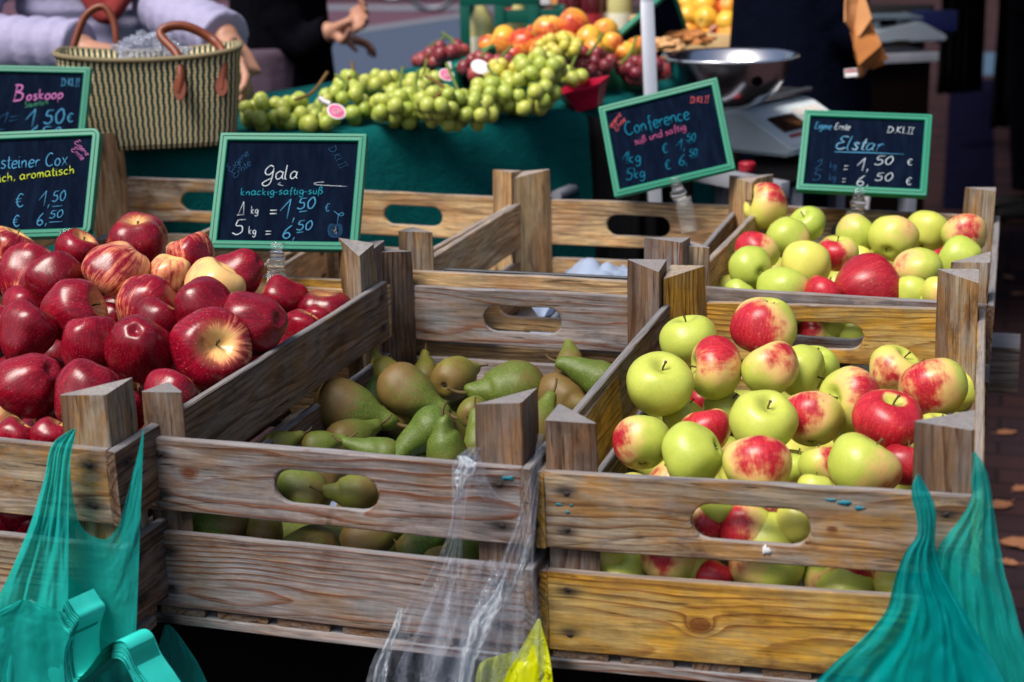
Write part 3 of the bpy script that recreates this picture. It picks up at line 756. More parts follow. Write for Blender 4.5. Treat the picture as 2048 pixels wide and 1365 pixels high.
def pear_mat():
    t = NT('pear_skin'); c = t.obj(); inf = t.info(); rn = inf.outputs['Random']
    cc = t.new('ShaderNodeSeparateColor'); t.l.new(inf.outputs['Color'], cc.inputs[0]); rus, yel, drk = cc.outputs
    q = t.vmath('ADD', c, t.vmath('MULTIPLY', t.comb(rn, rn, rn), (19, 7.7, 13)))
    x, y, z = t.sep(c)
    n1 = t.noise(q, 1.3, 4, .6); n2 = t.noise(q, 6, 6, .72); n3 = t.noise(q, 13, 5, .7); n4 = t.noise(q, 27, 3, .6)
    green = t.mix(yel, (.058, .105, .012), (.27, .21, .03)); green = t.mix(t.step(n3, .46, .68), green, (.14, .21, .038))
    f = t.math('ADD', t.math('MULTIPLY', t.math('SUBTRACT', n1, .5), 1.4), t.math('MULTIPLY', t.math('SUBTRACT', n2, .5), 1.6))
    f = t.math('ADD', f, t.math('MULTIPLY', t.math('SUBTRACT', n3, .5), 1.1))
    f = t.math('ADD', f, t.math('MULTIPLY', t.math('SUBTRACT', rus, .32), 1.7)); f = t.math('ADD', f, t.math('MULTIPLY', t.math('SUBTRACT', -.05, z), .42))
    col = t.mix(t.math('MULTIPLY', t.step(f, -.2, .55), .9), green, t.mix(n3, (.10, .054, .016), (.22, .125, .042)))
    col = t.mix(t.math('MULTIPLY', t.step(n4, .58, .72), .4), col, (.085, .07, .025))
    col = t.mix(t.math('MULTIPLY', t.step(n2, .70, .78), .7), col, (.32, .16, .08))
    rxy = t.math('SQRT', t.math('ADD', t.math('MULTIPLY', x, x), t.math('MULTIPLY', y, y)))
    ca = t.math('MULTIPLY', t.math('SUBTRACT', 1, t.step(rxy, .06, .2)), t.math('SUBTRACT', 1, t.step(z, -.9, -.6)))
    col = t.mix(ca, col, (.025, .018, .01))
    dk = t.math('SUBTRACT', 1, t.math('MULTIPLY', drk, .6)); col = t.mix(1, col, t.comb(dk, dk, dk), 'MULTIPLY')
    t.bump(t.math('ADD', n3, n4), .12, .02)
    return t.fin(col, t.math('ADD', .36, t.math('MULTIPLY', n2, .25)), .38)
PEAR = pear_mat()
PM = [pear_mesh(1, 1, .1), pear_mesh(2, .85, .35), pear_mesh(3, 1.15, -.2), pear_mesh(4, 1.35, .62), pear_mesh(5, 1.25, .25, 1.15)]
def put_pear(u, v, r, ax, bl, am, ye, t, k, lab, dk=0, n='pear'):
    me, st = PM[k]; R = r * t / FPX * 1.02
    o = link('pear', me); o.matrix_world = Matrix.Translation(at_d(u, v, t)) @ basis(cdir(*ax), cdir(*bl)).to_4x4() @ Matrix.Scale(R, 4)
    o.color = (am, ye, dk, 1); tag(o, lab, 'pear', 'green pears in the middle crate'); link('stem', st, o); return o
# u, v, body radius, neck direction, side to which it bends, russet, yellow, dz, mesh, label
P_ROWS = [
 (684, 812, 54, (-22, 8), (90, 0), .55, .1, 0, 0, 'pear with a brown shoulder at the left plank, its neck pointing right'),
 (806, 777, 50, (-33, 15), (60, 0), .58, .15, .01, 0, 'smooth brown green pear on top with its neck pointing down to the right'),
 (905, 758, 43, (40, -62), (0, 0), .35, .6, 0, 1, 'round looking pear showing its black calyx end'),
 (1034, 776, 55, (198, 15), (100, 0), .30, .15, .005, 1, 'large pear with pinkish pocks, a long dark stem rising at its left'),
 (1118, 790, 46, (-35, 48), (0, 0), .85, .2, 0, 1, 'brown pear with its reddish stem turned to the front right'),
 (1205, 762, 40, (148, 0), (90, 0), .35, .1, .02, 2, 'long green pear lying against the right plank, tip pointing up left'),
 (776, 758, 36, (135, -10), (90, 0), .3, 1.0, -.01, 1, 'yellow orange pear tip leaning in the rear left corner with a black stem'),
 (946, 826, 32, (60, -70), (0, 0), .3, .4, -.01, 1, 'small round green pear end behind the front right post'),
 (862, 856, 44, (196, 12), (270, 0), .15, .05, .035, 3, 'arched green pear curving over the others in the centre'),
 (893, 910, 42, (108, 12), (0, 0), .35, .1, .015, 1, 'upright pear with a rounded neck just behind the front board'),
 (768, 908, 32, (176, 5), (90, 0), .2, .1, .012, 4, 'long green pear lying along the front board'),
 (842, 916, 32, (60, -40), (90, 0), .25, .2, 0, 1, 'pear end barely over the front board between two longer pears'),
 (690, 880, 40, (20, -30), (90, 0), .5, .2, -.02, 0, 'shaded brown green pear under the left one'),
 (745, 796, 34, (60, -30), (90, 0), .2, .0, -.03, 0, 'dark green pear in the gap behind the smooth brown one'),
 (850, 752, 26, (90, -30), (90, 0), .4, .7, -.03, 0, 'yellowish pear half hidden behind the calyx facing one'),
 (790, 842, 30, (30, -20), (90, 0), .6, .6, -.03, 1, 'ochre pear in the gap under the smooth brown one'),
 (552, 892, 28, (20, -10), (90, 0), .3, .5, 0, 0, 'yellow green pear at the left end of the front board'),
 (632, 892, 30, (10, -10), (90, 0), .3, .2, -.005, 0, 'green pear low behind the front board, right of the yellow green one'),
 (1140, 735, 30, (90, -30), (90, 0), .6, .2, -.03, 0, 'brown green pear hidden behind the long one at the right plank'),
 (1070, 860, 40, (60, -20), (90, 0), .5, .2, -.01, 0, 'shaded pear between the two front posts'),
 (960, 890, 34, (100, -20), (90, 0), .3, .2, -.02, 0, 'green pear in the gap left of the front right post'),
]
rnd = random.Random(77)
its = [dict(u=r[0], v=r[1], r=r[2], dz=r[7], row=r) for r in P_ROWS]
settle(its, 'M', lambda y: -.098 + .02 * y, allow=.8)
for e in its:
    r = e['row']; put_pear(r[0], r[1], r[2], r[3], r[4], r[5], r[6], e['t'], r[8], r[9])
MW, W, D, _ = CRATES['M']; nM = (MW.to_3x3() @ Vector((0, 1, 0))).normalized()
for u, v, r, ax, am, ye, k, lab in [
 (612, 990, 50, (150, -20), .35, .2, 1, 'pear filling the left of the hand hole of the pear crate'),
 (722, 985, 40, (190, 10), .4, .45, 1, 'small pear at the right of the hand hole of the pear crate'),
 (455, 1052, 46, (175, 0), .45, .05, 2, 'dark green pear in the slot at the left of the pear crate'),
 (530, 1064, 36, (90, -30), .5, .4, 0, 'olive pear in the slot under the left end of the hand hole'),
 (628, 1100, 50, (200, 0), .4, .5, 1, 'yellowish pear in the slot under the middle of the hand hole'),
 (728, 1082, 46, (20, 0), .7, .3, 0, 'brown pear in the slot under the right end of the hand hole'),
 (830, 1098, 36, (20, -10), .3, .0, 0, 'dark green pear in the slot beside the clear bags'),
 (870, 1124, 34, (160, -10), .4, .9, 0, 'yellow pear in the slot behind the clear bags'),
 (930, 1108, 40, (60, -20), .2, .1, 0, 'green pear in the slot under the clear bag'),
]:
    P0 = MW @ Vector((0, TB + .036, 0)); t = dep_of(at_plane(u, v, P0, nM)); put_pear(u, v, r, ax, (90, 0), am, ye, t, k, lab)
rr = random.Random(9)
for y in (.10, .19, .28, .37, .46, .55):
    for x in (.07, .16, .25, .33):
        o = link('pear', PM[rr.randrange(5)][0]); o.matrix_world = MW @ Matrix.Translation((x + rr.uniform(-.01, .01), y, -.140)) @ Matrix.Rotation(rr.uniform(0, 6), 4, 'Z') @ Matrix.Rotation(PI / 2, 4, 'X') @ Matrix.Scale(.030, 4)
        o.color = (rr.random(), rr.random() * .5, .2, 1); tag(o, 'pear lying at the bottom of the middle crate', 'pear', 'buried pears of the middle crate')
# ------------------------------------------------------------------ chalkboard price signs
GREEN_PL = plain('teal_green_plastic', (.0, .175, .105), .45, .3, .10, 25)
SLATE = (lambda t: t.fin(t.mix(t.step(t.noise(t.vmath('MULTIPLY', t.obj(), (60, 14, 14)), 1, 5, .7), .35, .75), (.001, .0032, .012), (.0035, .009, .025)), t.math('ADD', .62, t.math('MULTIPLY', t.noise(t.obj(), 90, 3), .2)), .02))(NT('chalkboard_slate'))
def chalk(name, c):
    t = NT(name); n = t.noise(t.obj(), 900, 3, .7)
    return t.fin(t.mix(n, tuple(k * .55 for k in c), tuple(min(1, k * 1.25) for k in c)), .9, .1)
CH = {'w': chalk('white_chalk', (.60, .68, .75)), 'b': chalk('blue_chalk', (.07, .28, .48)), 't': chalk('teal_chalk', (.02, .30, .40)), 'd': chalk('faded_blue_chalk', (.02, .075, .17)),
      'p': chalk('pink_chalk', (.60, .20, .50)), 'r': chalk('red_chalk', (.72, .13, .15)), 'y': chalk('yellow_chalk', (.50, .60, .05)), 'g': chalk('faded_green_chalk', (.05, .22, .14)), 'f': chalk('faded_pink_chalk', (.42, .09, .22)), 'c': chalk('conference_blue_chalk', (.008, .19, .31))}
GL = {  # strokes: x,y pairs; x height .55, cap height 1
 'a': '.42,.45 .25,.56 .06,.38 .08,.1 .22,.0 .4,.2 .44,.52|.44,.52 .42,.14 .52,.0', 'b': '.05,1 .06,.0|.06,.3 .25,.52 .44,.3 .3,.02 .07,.06', 'c': '.4,.48 .2,.55 .04,.28 .16,.02 .4,.08',
 'd': '.42,.45 .22,.55 .05,.3 .15,.0 .36,.1 .44,.4|.46,1 .43,.2 .5,.0', 'e': '.06,.28 .4,.34 .34,.54 .15,.52 .04,.25 .16,.0 .4,.1', 'f': '.36,.95 .22,.98 .18,.7 .17,-.2|.02,.52 .34,.55',
 'g': '.42,.45 .22,.55 .05,.32 .2,.05 .4,.2 .44,.5|.44,.5 .42,-.2 .22,-.36 .06,-.22', 'h': '.05,1 .06,.0|.06,.3 .22,.54 .36,.42 .38,.0', 'i': '.06,.54 .07,.06 .16,.0|.08,.78 .1,.74',
 'k': '.05,1 .06,.0|.36,.55 .08,.28 .38,.0', 'l': '.06,1 .05,.12 .16,.0', 'm': '.04,.54 .05,.0|.05,.35 .2,.55 .28,.4 .28,.0|.28,.35 .44,.55 .52,.4 .54,.0', 'n': '.04,.54 .05,.0|.05,.32 .22,.55 .36,.42 .38,.0',
 'o': '.22,.55 .05,.35 .1,.04 .3,.02 .42,.28 .32,.52 .2,.55', 'p': '.05,.54 .05,-.38|.05,.35 .25,.56 .42,.34 .28,.03 .06,.1', 'r': '.05,.54 .06,.0|.06,.32 .2,.52 .34,.5', 's': '.36,.5 .16,.54 .1,.38 .34,.2 .26,.01 .04,.05',
 't': '.16,.85 .15,.12 .3,.0|.02,.55 .32,.57', 'u': '.04,.54 .06,.12 .2,.0 .36,.15 .38,.54|.38,.54 .4,.0', 'ü': '.04,.54 .06,.12 .2,.0 .36,.15 .38,.54|.38,.54 .4,.0|.1,.76 .12,.72|.3,.76 .32,.72',
 'ä': '.42,.45 .25,.56 .06,.38 .08,.1 .22,.0 .4,.2 .44,.52|.44,.52 .42,.14 .52,.0|.12,.76 .14,.72|.34,.76 .36,.72', 'ß': '.05,-.3 .07,.7 .2,.95 .36,.82 .2,.55 .4,.4 .38,.1 .16,.02', 'x': '.04,.55 .38,.0|.38,.58 .02,-.02',
 'C': '.56,.9 .35,1 .08,.65 .1,.2 .32,.0 .58,.15', 'D': '.12,.98 .08,.0|.02,.96 .4,.9 .6,.5 .4,.08 .0,.02', 'E': '.5,.95 .2,1 .1,.78 .36,.56|.36,.56 .04,.4 .06,.08 .3,.0 .56,.14', 'G': '.56,.88 .34,1 .1,.7 .14,.42 .36,.36 .56,.6|.56,.8 .52,-.1 .34,-.42 .1,-.4 .06,-.2 .5,.1',
 'I': '.15,1 .1,.0|.0,1 .32,1|-.03,.0 .26,.0', 'T': '.3,1 .24,.0', 'K': '.08,1 .05,.0|.46,1 .1,.5 .48,.0', 'B': '.16,1 .06,.0|.04,1 .4,.95 .42,.7 .16,.55|.16,.55 .5,.42 .44,.06 .0,.0', 'S': '.5,.9 .25,1 .1,.75 .45,.4 .35,.02 .02,.1', 'L': '.1,1 .05,.02 .4,.04',
 '0': '.3,1 .06,.6 .12,.08 .36,.04 .54,.5 .44,.95 .28,1', '1': '.0,.4 .42,1|.42,1 .34,.0', '5': '.6,1 .22,.98|.22,.98 .14,.6 .44,.55 .5,.2 .26,-.02 .0,.1', '6': '.46,1 .16,.62 .06,.2 .28,.0 .46,.22 .3,.45 .08,.3', 
 '=': '.0,.56 .34,.6|.0,.26 .34,.3', '-': '.02,.3 .3,.34', ',': '.1,.1 .04,-.16', '.': '.03,.05 .08,.0', '€': '.5,.86 .3,.98 .12,.66 .14,.24 .34,.02 .54,.14|.0,.6 .38,.64|.0,.4 .36,.43', '2': '.08,.75 .3,1 .42,.98 .40,.55 .0,.02|.0,.02 .5,.06', '^': '.42,.98 .08,.04|.42,.98 .42,.0|.02,.02 .4,.06', '#': '.42,.45 .25,.56 .06,.38 .08,.1 .22,.0 .4,.2 .44,.52|.44,.52 .42,.14 .52,.0'}
ADV = {'m': .68, 'C': .7, 'D': .72, 'E': .64, 'G': .72, 'I': .34, 'K': .58, 'B': .6, 'S': .6, 'L': .5, '0': .66, '1': .54, '5': .68, '6': .58, '=': .48, '-': .4, ',': .2, '.': .2, 'i': .22, 'l': .3, 't': .36, 'f': .38, 'r': .38, ' ': .35, '€': .66, '^': .56, '2': .56, 'a': .6, 's': .46, 'c': .5, 'e': .48}
def stroke(bm, pts, P0, n, w):
    P = []
    for u, v in pts:
        X = at_plane(u, v, P0, n); P.append(X - n * .0003)
    t = dep_of(P[0]); r = w * .41 * t / FPX
    tube(bm, P, [r * (1 if 0 < i < len(P) - 1 else .6) for i in range(len(P))], 6)
def writing(bms, P0, n, text, u, v, h, ang, col, w=2.4, slant=.12, sx=1.0):
    bm = bms.setdefault(col, bmesh.new()); ca, sa = math.cos(math.radians(ang)), math.sin(math.radians(ang)); x = 0
    for ch in text:
        if ch in GL:
            jx, jy, js = rnd.uniform(-.02, .02), rnd.uniform(-.03, .03), rnd.uniform(.94, 1.06)
            for st in GL[ch].split('|'):
                p = [tuple(float(k) for k in q.split(',')) for q in st.split()]
                p = crom([Vector((a, b, 0)) for a, b in p], 4) if len(p) > 2 else [Vector((a, b, 0)) for a, b in p]
                q = []
                for k in p:
                    gx = (x + jx + (k.x * js + k.y * slant)) * h * sx; gy = (k.y * js + jy) * h
                    q.append((u + gx * ca - gy * sa * 1, v - gx * sa - gy * ca))
                stroke(bm, q, P0, n, w)
        x += ADV.get(ch, .52)
def rrect(w, h, r, ins, seg=6):
    out = []; r = max(r - ins, .0006); x, y = w / 2 - ins - r, h / 2 - ins - r
    for cx, cy, a0 in ((x, y, 0), (-x, y, 90), (-x, -y, 180), (x, -y, 270)):
        for k in range(seg + 1):
            a = math.radians(a0 + 90 * k / seg); out.append((cx + r * math.cos(a), cy + r * math.sin(a)))
    return out
CLEAR = (lambda t: (t.fin((.90, .95, .98), .06, .5, Transmission_Weight=.97, IOR=1.15)))(NT('clear_plastic_clip'))
def sign(key, P, M3, w, h, label, rad=.002, group='green framed price boards', fw=.0107):
    P0 = Vector(P) + Vector((0, 0, ZT)); M = Matrix(M3).to_4x4(); M.translation = P0
    root = empty('price_board', P0, 0, label, 'price sign', group); root.matrix_world = M
    bm = bmesh.new(); prof = [(0, -.007), (0, .0035), (.0006, .0042), (.0040, .0045), (.0046, .0034), (.0052, .0034), (.0056, .0046), (fw - .0012, .0048), (fw - .0002, .0040), (fw, .0), (fw, -.0025), (.001, -.007)]
    rings = [[bm.verts.new((x, y, z)) for x, y in rrect(w, h, rad, i)] for i, z in prof]; n = len(rings[0])
    for i in range(len(rings)):
        A, B = rings[i], rings[(i + 1) % len(rings)]
        for k in range(n): bm.faces.new((A[k], A[(k + 1) % n], B[(k + 1) % n], B[k]))
    auto(bm_obj('frame', bm, GREEN_PL, root, True), 25)
    bm = bmesh.new(); r1 = rrect(w, h, rad, fw - .001)
    top = [bm.verts.new((x, y, 0)) for x, y in r1]; bot = [bm.verts.new((x, y, -.003)) for x, y in r1]
    bm.faces.new(top); bm.faces.new(bot[::-1])
    for k in range(n): bm.faces.new((top[k], bot[k], bot[(k + 1) % n], top[(k + 1) % n]))
    bm_obj('slate', bm, SLATE, root)
    return root, P0 + M.to_3x3() @ Vector((0, 0, .0006)), -(M.to_3x3() @ Vector((0, 0, 1)))
def finish(root, bms):
    inv = root.matrix_world.inverted()
    for c, bm in bms.items():
        for v in bm.verts: v.co = inv @ v.co
        bm_obj('chalk_writing', bm, CH[c], root, True)
def clip(root, w, h, dx, long=.06, bend=.0, crate_key=None):
    """clear clip gripping the frame's lower rail and a stalk down to the crate board"""
    bm = bmesh.new(); y = -h / 2
    add_box(bm, dx - .008, dx + .008, y - .004, y + .0085, .0052, .0072, .0004)
    add_box(bm, dx - .008, dx + .008, y - .0065, y - .0042, -.009, .0072, .0004)
    add_box(bm, dx - .009, dx + .009, y - .0105, y - .0068, -.004, .004, .001)
    tube(bm, [(dx - .0105, y - .0165, .002), (dx + .0105, y - .0165, .002)], .0042, 14)
    tube(bm, [(dx - .0122, y - .0165, .002), (dx - .0106, y - .0165, .002)], .0026, 10); tube(bm, [(dx + .0106, y - .0165, .002), (dx + .0122, y - .0165, .002)], .0026, 10)
    add_box(bm, dx - .0105, dx + .0105, y - .026, y - .0222, -.004, .005, .0008)
    o = auto(bm_obj('clip', bm, CLEAR, root), 40)
    return o
def stalk(root, w, h, dx, L, depth=.0):
    bm = bmesh.new(); y = -h / 2 - .027; add_box(bm, dx - .0125, dx + .0125, y - L, y, .0065 + depth, .0079 + depth, .0004)
    return auto(bm_obj('clip_tongue', bm, CLEAR, root), 40)
rnd = random.Random(5)
# --- Gala
r, P, n = sign('gala', [-0.0946, 0.5808, 0.1249], [[0.9827, -0.0898, 0.1617], [0.1846, 0.5298, -0.8278], [-0.0113, 0.8434, 0.5372]], .1928, .1585, 'green framed chalkboard reading Gala with a doodled apple, over the dark red apples')
B = {}
def Z(zx, zy, x0=410, y0=255, s=4.55): return (x0 + zx / s, y0 + zy / s)
writing(B, P, n, 'Gala', 525, 361, 27, 2, 'w', 2.6, .18, 1.22)
writing(B, P, n, 'knackig-saftig-süß', *Z(322, 622), 15, 1.0, 't', 2.1, .1, 1.34)
writing(B, P, n, '^', *Z(292, 802), 29, 3, 'w', 2.0, .05, 1.2); writing(B, P, n, 'kg', *Z(415, 788), 15, 0, 'w', 1.8, .1)
writing(B, P, n, '=', *Z(592, 815), 22, -4, 'w', 4.4, 0, 1.7); writing(B, P, n, '1,', *Z(680, 838), 38, 0, 'b', 4.2, .1, 1.15)
writing(B, P, n, '50', *Z(840, 745), 21, 2, 'b', 3.6, .15, 1.3); writing(B, P, n, '-', *Z(855, 800), 22, 3, 'b', 4.2, 0, 2.7)
writing(B, P, n, '€', *Z(1092, 765), 17, 0, 'b', 1.7, .15)
writing(B, P, n, '5', *Z(245, 980), 31, 0, 'w', 2.6, .12, 1.3); writing(B, P, n, 'kg', *Z(395, 975), 15, 0, 'w', 2.0, .1)
writing(B, P, n, '=', *Z(548, 998), 20, -4, 'w', 3.4, 0, 1.6); writing(B, P, n, '6,', *Z(700, 1018), 28, 0, 'b', 3.4, .15, 1.3)
writing(B, P, n, '50', *Z(830, 940), 18, 3, 'b', 3.2, .15, 1.4); writing(B, P, n, '-', *Z(838, 990), 20, 5, 'b', 4.0, 0, 2.4)
writing(B, P, n, 'Eigene', *Z(235, 415), 15, 44, 'd', 1.7, .1, 1.25); writing(B, P, n, 'Ernte', *Z(275, 470), 15, 40, 'd', 1.7, .1, 1.25)
writing(B, P, n, 'D.Kl.II', *Z(1120, 195), 15, -58, 'd', 1.7, .1, 1.25)
bw = B['w']
for st in ([(1090, 500), (1010, 505), (1020, 525), (1295, 540)], [(690, 503), (668, 520), (712, 534)]): stroke(bw, [tuple(p.xy) for p in crom([Vector((*Z(*q), 0)) for q in st], 5)], P, n, 1.3)
bb = B['d']
for rr_ in (1, .82, .6): stroke(bb, [Z(1185 + 72 * rr_ * math.sin(a) * (1 + .12 * math.cos(2 * a)), 938 - 66 * rr_ * math.cos(a) + 16 * math.exp(-(a - PI) ** 2 * 3 if False else -(math.sin(a) ** 2) * 8) * (1 if math.cos(a) > 0 else 0)) for a in [2 * PI * k / 28 for k in range(29)]], P, n, 2.0)
stroke(B['b'], [Z(1205, 875), Z(1215, 795), Z(1175, 765)], P, n, 1.7)
stroke(B['b'], [tuple(p.xy) for p in crom([Vector((*Z(*q), 0)) for q in ((1215, 795), (1250, 778), (1262, 795), (1240, 808), (1215, 795))], 4)], P, n, 1.5)
for k in range(7): stroke(bw, [Z(1165 + rnd.uniform(-10, 35), 920 + rnd.uniform(-20, 70)), Z(1175 + rnd.uniform(-8, 30), 935 + rnd.uniform(-15, 60))][:1] * 1 + [Z(1180 + rnd.uniform(-10, 20), 935 + rnd.uniform(-10, 50))], P, n, .8)
finish(r, B); clip(r, .1928, .1585, -.006); stalk(r, .1928, .1585, -.006, .04, -.012)
# --- Conference
r, P, n = sign('conf', [0.2715, 1.1704, 0.1121], [[0.9614, -0.2751, 0.009], [0.1306, 0.4272, -0.8947], [0.2423, 0.8613, 0.4466]], .1904, .1509, 'tilted green framed chalkboard reading Conference, on the back board of the paper filled crate')
B = {}
def Z(zx, zy): return (1180 + zx / 4.013, 140 + zy / 4.013)
writing(B, P, n, 'Conference', *Z(290, 530), 27, 14.5, 'c', 2.8, .0, 1.0)
writing(B, P, n, 'süß und saftig', *Z(360, 605), 14, 17, 'f', 2.0, .1, 1.22)
writing(B, P, n, 'D.Kl.II', *Z(805, 268), 13, 2, 'r', 1.6, .1, 1.1)
writing(B, P, n, 'eigene', *Z(172, 470), 11, 52, 'r', 1.2, .1, 1.15); writing(B, P, n, 'Ernte', *Z(216, 497), 11, 52, 'r', 1.2, .1, 1.15)
writing(B, P, n, '1kg', *Z(262, 765), 23, 10, 'c', 2.4, .1, 1.05); writing(B, P, n, '5kg', *Z(290, 885), 22, 8, 'c', 2.2, .1, 1.05)
writing(B, P, n, '€', *Z(580, 672), 20, 5, 'c', 2.2, .05, 1.1); writing(B, P, n, '1,', *Z(692, 645), 22, 5, 'c', 2.6, .1, 1.2); writing(B, P, n, '50', *Z(775, 575), 14, 8, 'c', 2.0, .1, 1.1)
writing(B, P, n, '€', *Z(605, 805), 18, 8, 'c', 2.2, .05, 1.1); writing(B, P, n, '6,', *Z(712, 770), 21, 8, 'c', 2.2, .1, 1.2); writing(B, P, n, '50', *Z(795, 695), 13, 10, 'c', 2.0, .1, 1.1)
for a, b in ((( 785, 590), (852, 575)), ((805, 713), (872, 692))): stroke(B['c'], [Z(*a), Z(*b)], P, n, 1.4)
finish(r, B); clip(r, .1904, .1509, .003); stalk(r, .1904, .1509, .009, .056)
# --- Elstar
r, P, n = sign('elstar', [0.5701, 1.2079, 0.0908], [[0.9986, -0.0113, 0.0513], [0.047, 0.6303, -0.7749], [-0.0236, 0.7762, 0.63]], .1924, .1401, 'green framed chalkboard reading Elstar underlined, over the back right apple crate')
B = {}
def Z(zx, zy): return (1580 + zx / 5.933, 210 + zy / 5.933)
writing(B, P, n, 'Elstar', *Z(530, 520), 26, -3, 'b', 2.8, .3, 1.32); writing(B, P, n, 'Elstar', *Z(533, 523), 26, -3, 'w', 1.3, .3, 1.32)
stroke(B['b'], [Z(530, 560), Z(900, 570), Z(1350, 590)], P, n, 3.4)
writing(B, P, n, 'Eigene', *Z(290, 285), 14, -3, 'b', 1.8, .2, .85); writing(B, P, n, 'Ernte', *Z(525, 295), 14, -3, 'w', 1.5, .2, .95)
writing(B, P, n, 'D.Kl.II', *Z(1150, 330), 13, -3, 'w', 1.9, .1, 1.55)
writing(B, P, n, '2', *Z(300, 765), 20, -2, 'd', 2.2, .1, 1.3); writing(B, P, n, 'kg', *Z(470, 755), 13, 0, 'd', 1.6); writing(B, P, n, '5', *Z(265, 900), 21, 0, 'd', 2.2, .1, 1.4); writing(B, P, n, 'kg', *Z(460, 900), 13, 0, 'd', 1.6)
writing(B, P, n, '=', *Z(635, 800), 22, -4, 'w', 2.8, .1, 1.0); writing(B, P, n, '1,', *Z(790, 780), 25, 0, 'w', 3.0, .1, 1.35); writing(B, P, n, '50', *Z(1000, 710), 17, -1, 'w', 2.2, .12, 1.75); writing(B, P, n, '€', *Z(1385, 715), 13, -3, 'w', 1.7, .1, 1.5)
writing(B, P, n, '=', *Z(615, 945), 20, -4, 'w', 2.4, .1, 1.0); writing(B, P, n, '6,', *Z(780, 960), 22, 0, 'w', 2.2, .12, 1.55); writing(B, P, n, '50', *Z(1005, 900), 16, -1, 'w', 2.0, .12, 1.75); writing(B, P, n, '€', *Z(1365, 950), 14, -3, 'w', 1.7, .1, 1.5)
finish(r, B); clip(r, .1924, .1401, -.002); stalk(r, .1924, .1401, -.006, .03, -.012)
# --- Cox
r, P, n = sign('cox', [-0.4532, 0.523, 0.1318], [[0.9873, -0.115, 0.1098], [0.1538, 0.5148, -0.8434], [0.0404, 0.8495, 0.526]], .2156, .149, 'chalkboard with rounded green frame ending in steiner Cox, cut off by the left edge', .012)
B = {}
def Z(zx, zy): return (zx / 3.69, 120 + zy / 3.69)
writing(B, P, n, 'Holsteiner Cox', -36, 341, 27, 3.5, 'b', 3.2, .12, 1.02)
writing(B, P, n, 'säuerlich, aromatisch', -62, 372, 18, 6.5, 'y', 2.8, .08, 1.28)
for t_, q, h_ in (('€', (110, 1090), 27), ('1,', (285, 1085), 30), ('€', (92, 1235), 22), ('6,', (270, 1225), 25)): writing(B, P, n, t_, *Z(*q), h_, 4, 'b', 3.2, .15, 1.1)
writing(B, P, n, '50', *Z(385, 1048), 21, 5, 'b', 2.8, .15, 1.05); writing(B, P, n, '50', *Z(365, 1170), 14, 5, 'b', 2.6, .15, 1.5)
for a, b in (((388, 1085), (462, 1078)), ((365, 1200), (460, 1195))): stroke(B['b'], [Z(*a), Z(*b)], P, n, 3)
writing(B, P, n, 'Eigene', *Z(548, 612), 11, -48, 'p', 1.3, .1, 1.2); writing(B, P, n, 'Ernte', *Z(522, 668), 11, -42, 'p', 1.3, .1, 1.2)
writing(B, P, n, '1kg', -90, 418, 27, 4, 'b', 3.2, .15, 1.0); writing(B, P, n, '5kg', -94, 455, 25, 4, 'b', 3.2, .15, 1.0)
finish(r, B); clip(r, .2156, .149, .075); stalk(r, .2156, .149, .075, .06, -.012)
# --- Boskoop
r, P, n = sign('bosk', [-0.7394, 0.9725, 0.1651], [[0.9705, -0.0828, 0.2264], [0.2387, 0.4612, -0.8546], [-0.0337, 0.8834, 0.4673]], .2137, .1418, 'dark chalkboard reading Boskoop in pink, partly behind the rounded board at left')
B = {}
writing(B, P, n, 'B', *Z(95, 305), 30, 3, 'p', 4.2, .15, 1.15); writing(B, P, n, 'oskoop', *Z(195, 300), 20, 3, 'p', 3.4, .12, 1.22)
writing(B, P, n, 'Säuerlich', *Z(180, 355), 11, 8, 'g', 2, .2, 1.1)
writing(B, P, n, 'D.Kl.II', *Z(450, 195), 15, 0, 'b', 2.4, .1, .95)
writing(B, P, n, '1=', *Z(-30, 480), 24, 2, 'd', 4, .1, 2.0); writing(B, P, n, '1,', *Z(185, 500), 34, 0, 'b', 4.6, .1, 1.15); writing(B, P, n, '50', *Z(325, 470), 28, 0, 'b', 4.0, .08, 1.15); writing(B, P, n, '€', *Z(490, 460), 18, 0, 'b', 3.0, .1, 1.3)
writing(B, P, n, '5', *Z(-40, 600), 24, 0, 'd', 4, .1, 1.3); writing(B, P, n, '6,50', *Z(195, 610), 30, 0, 'b', 4.0, .1, 1.15)
finish(r, B); clip(r, .2137, .1418, .02); stalk(r, .2137, .1418, .02, .13)
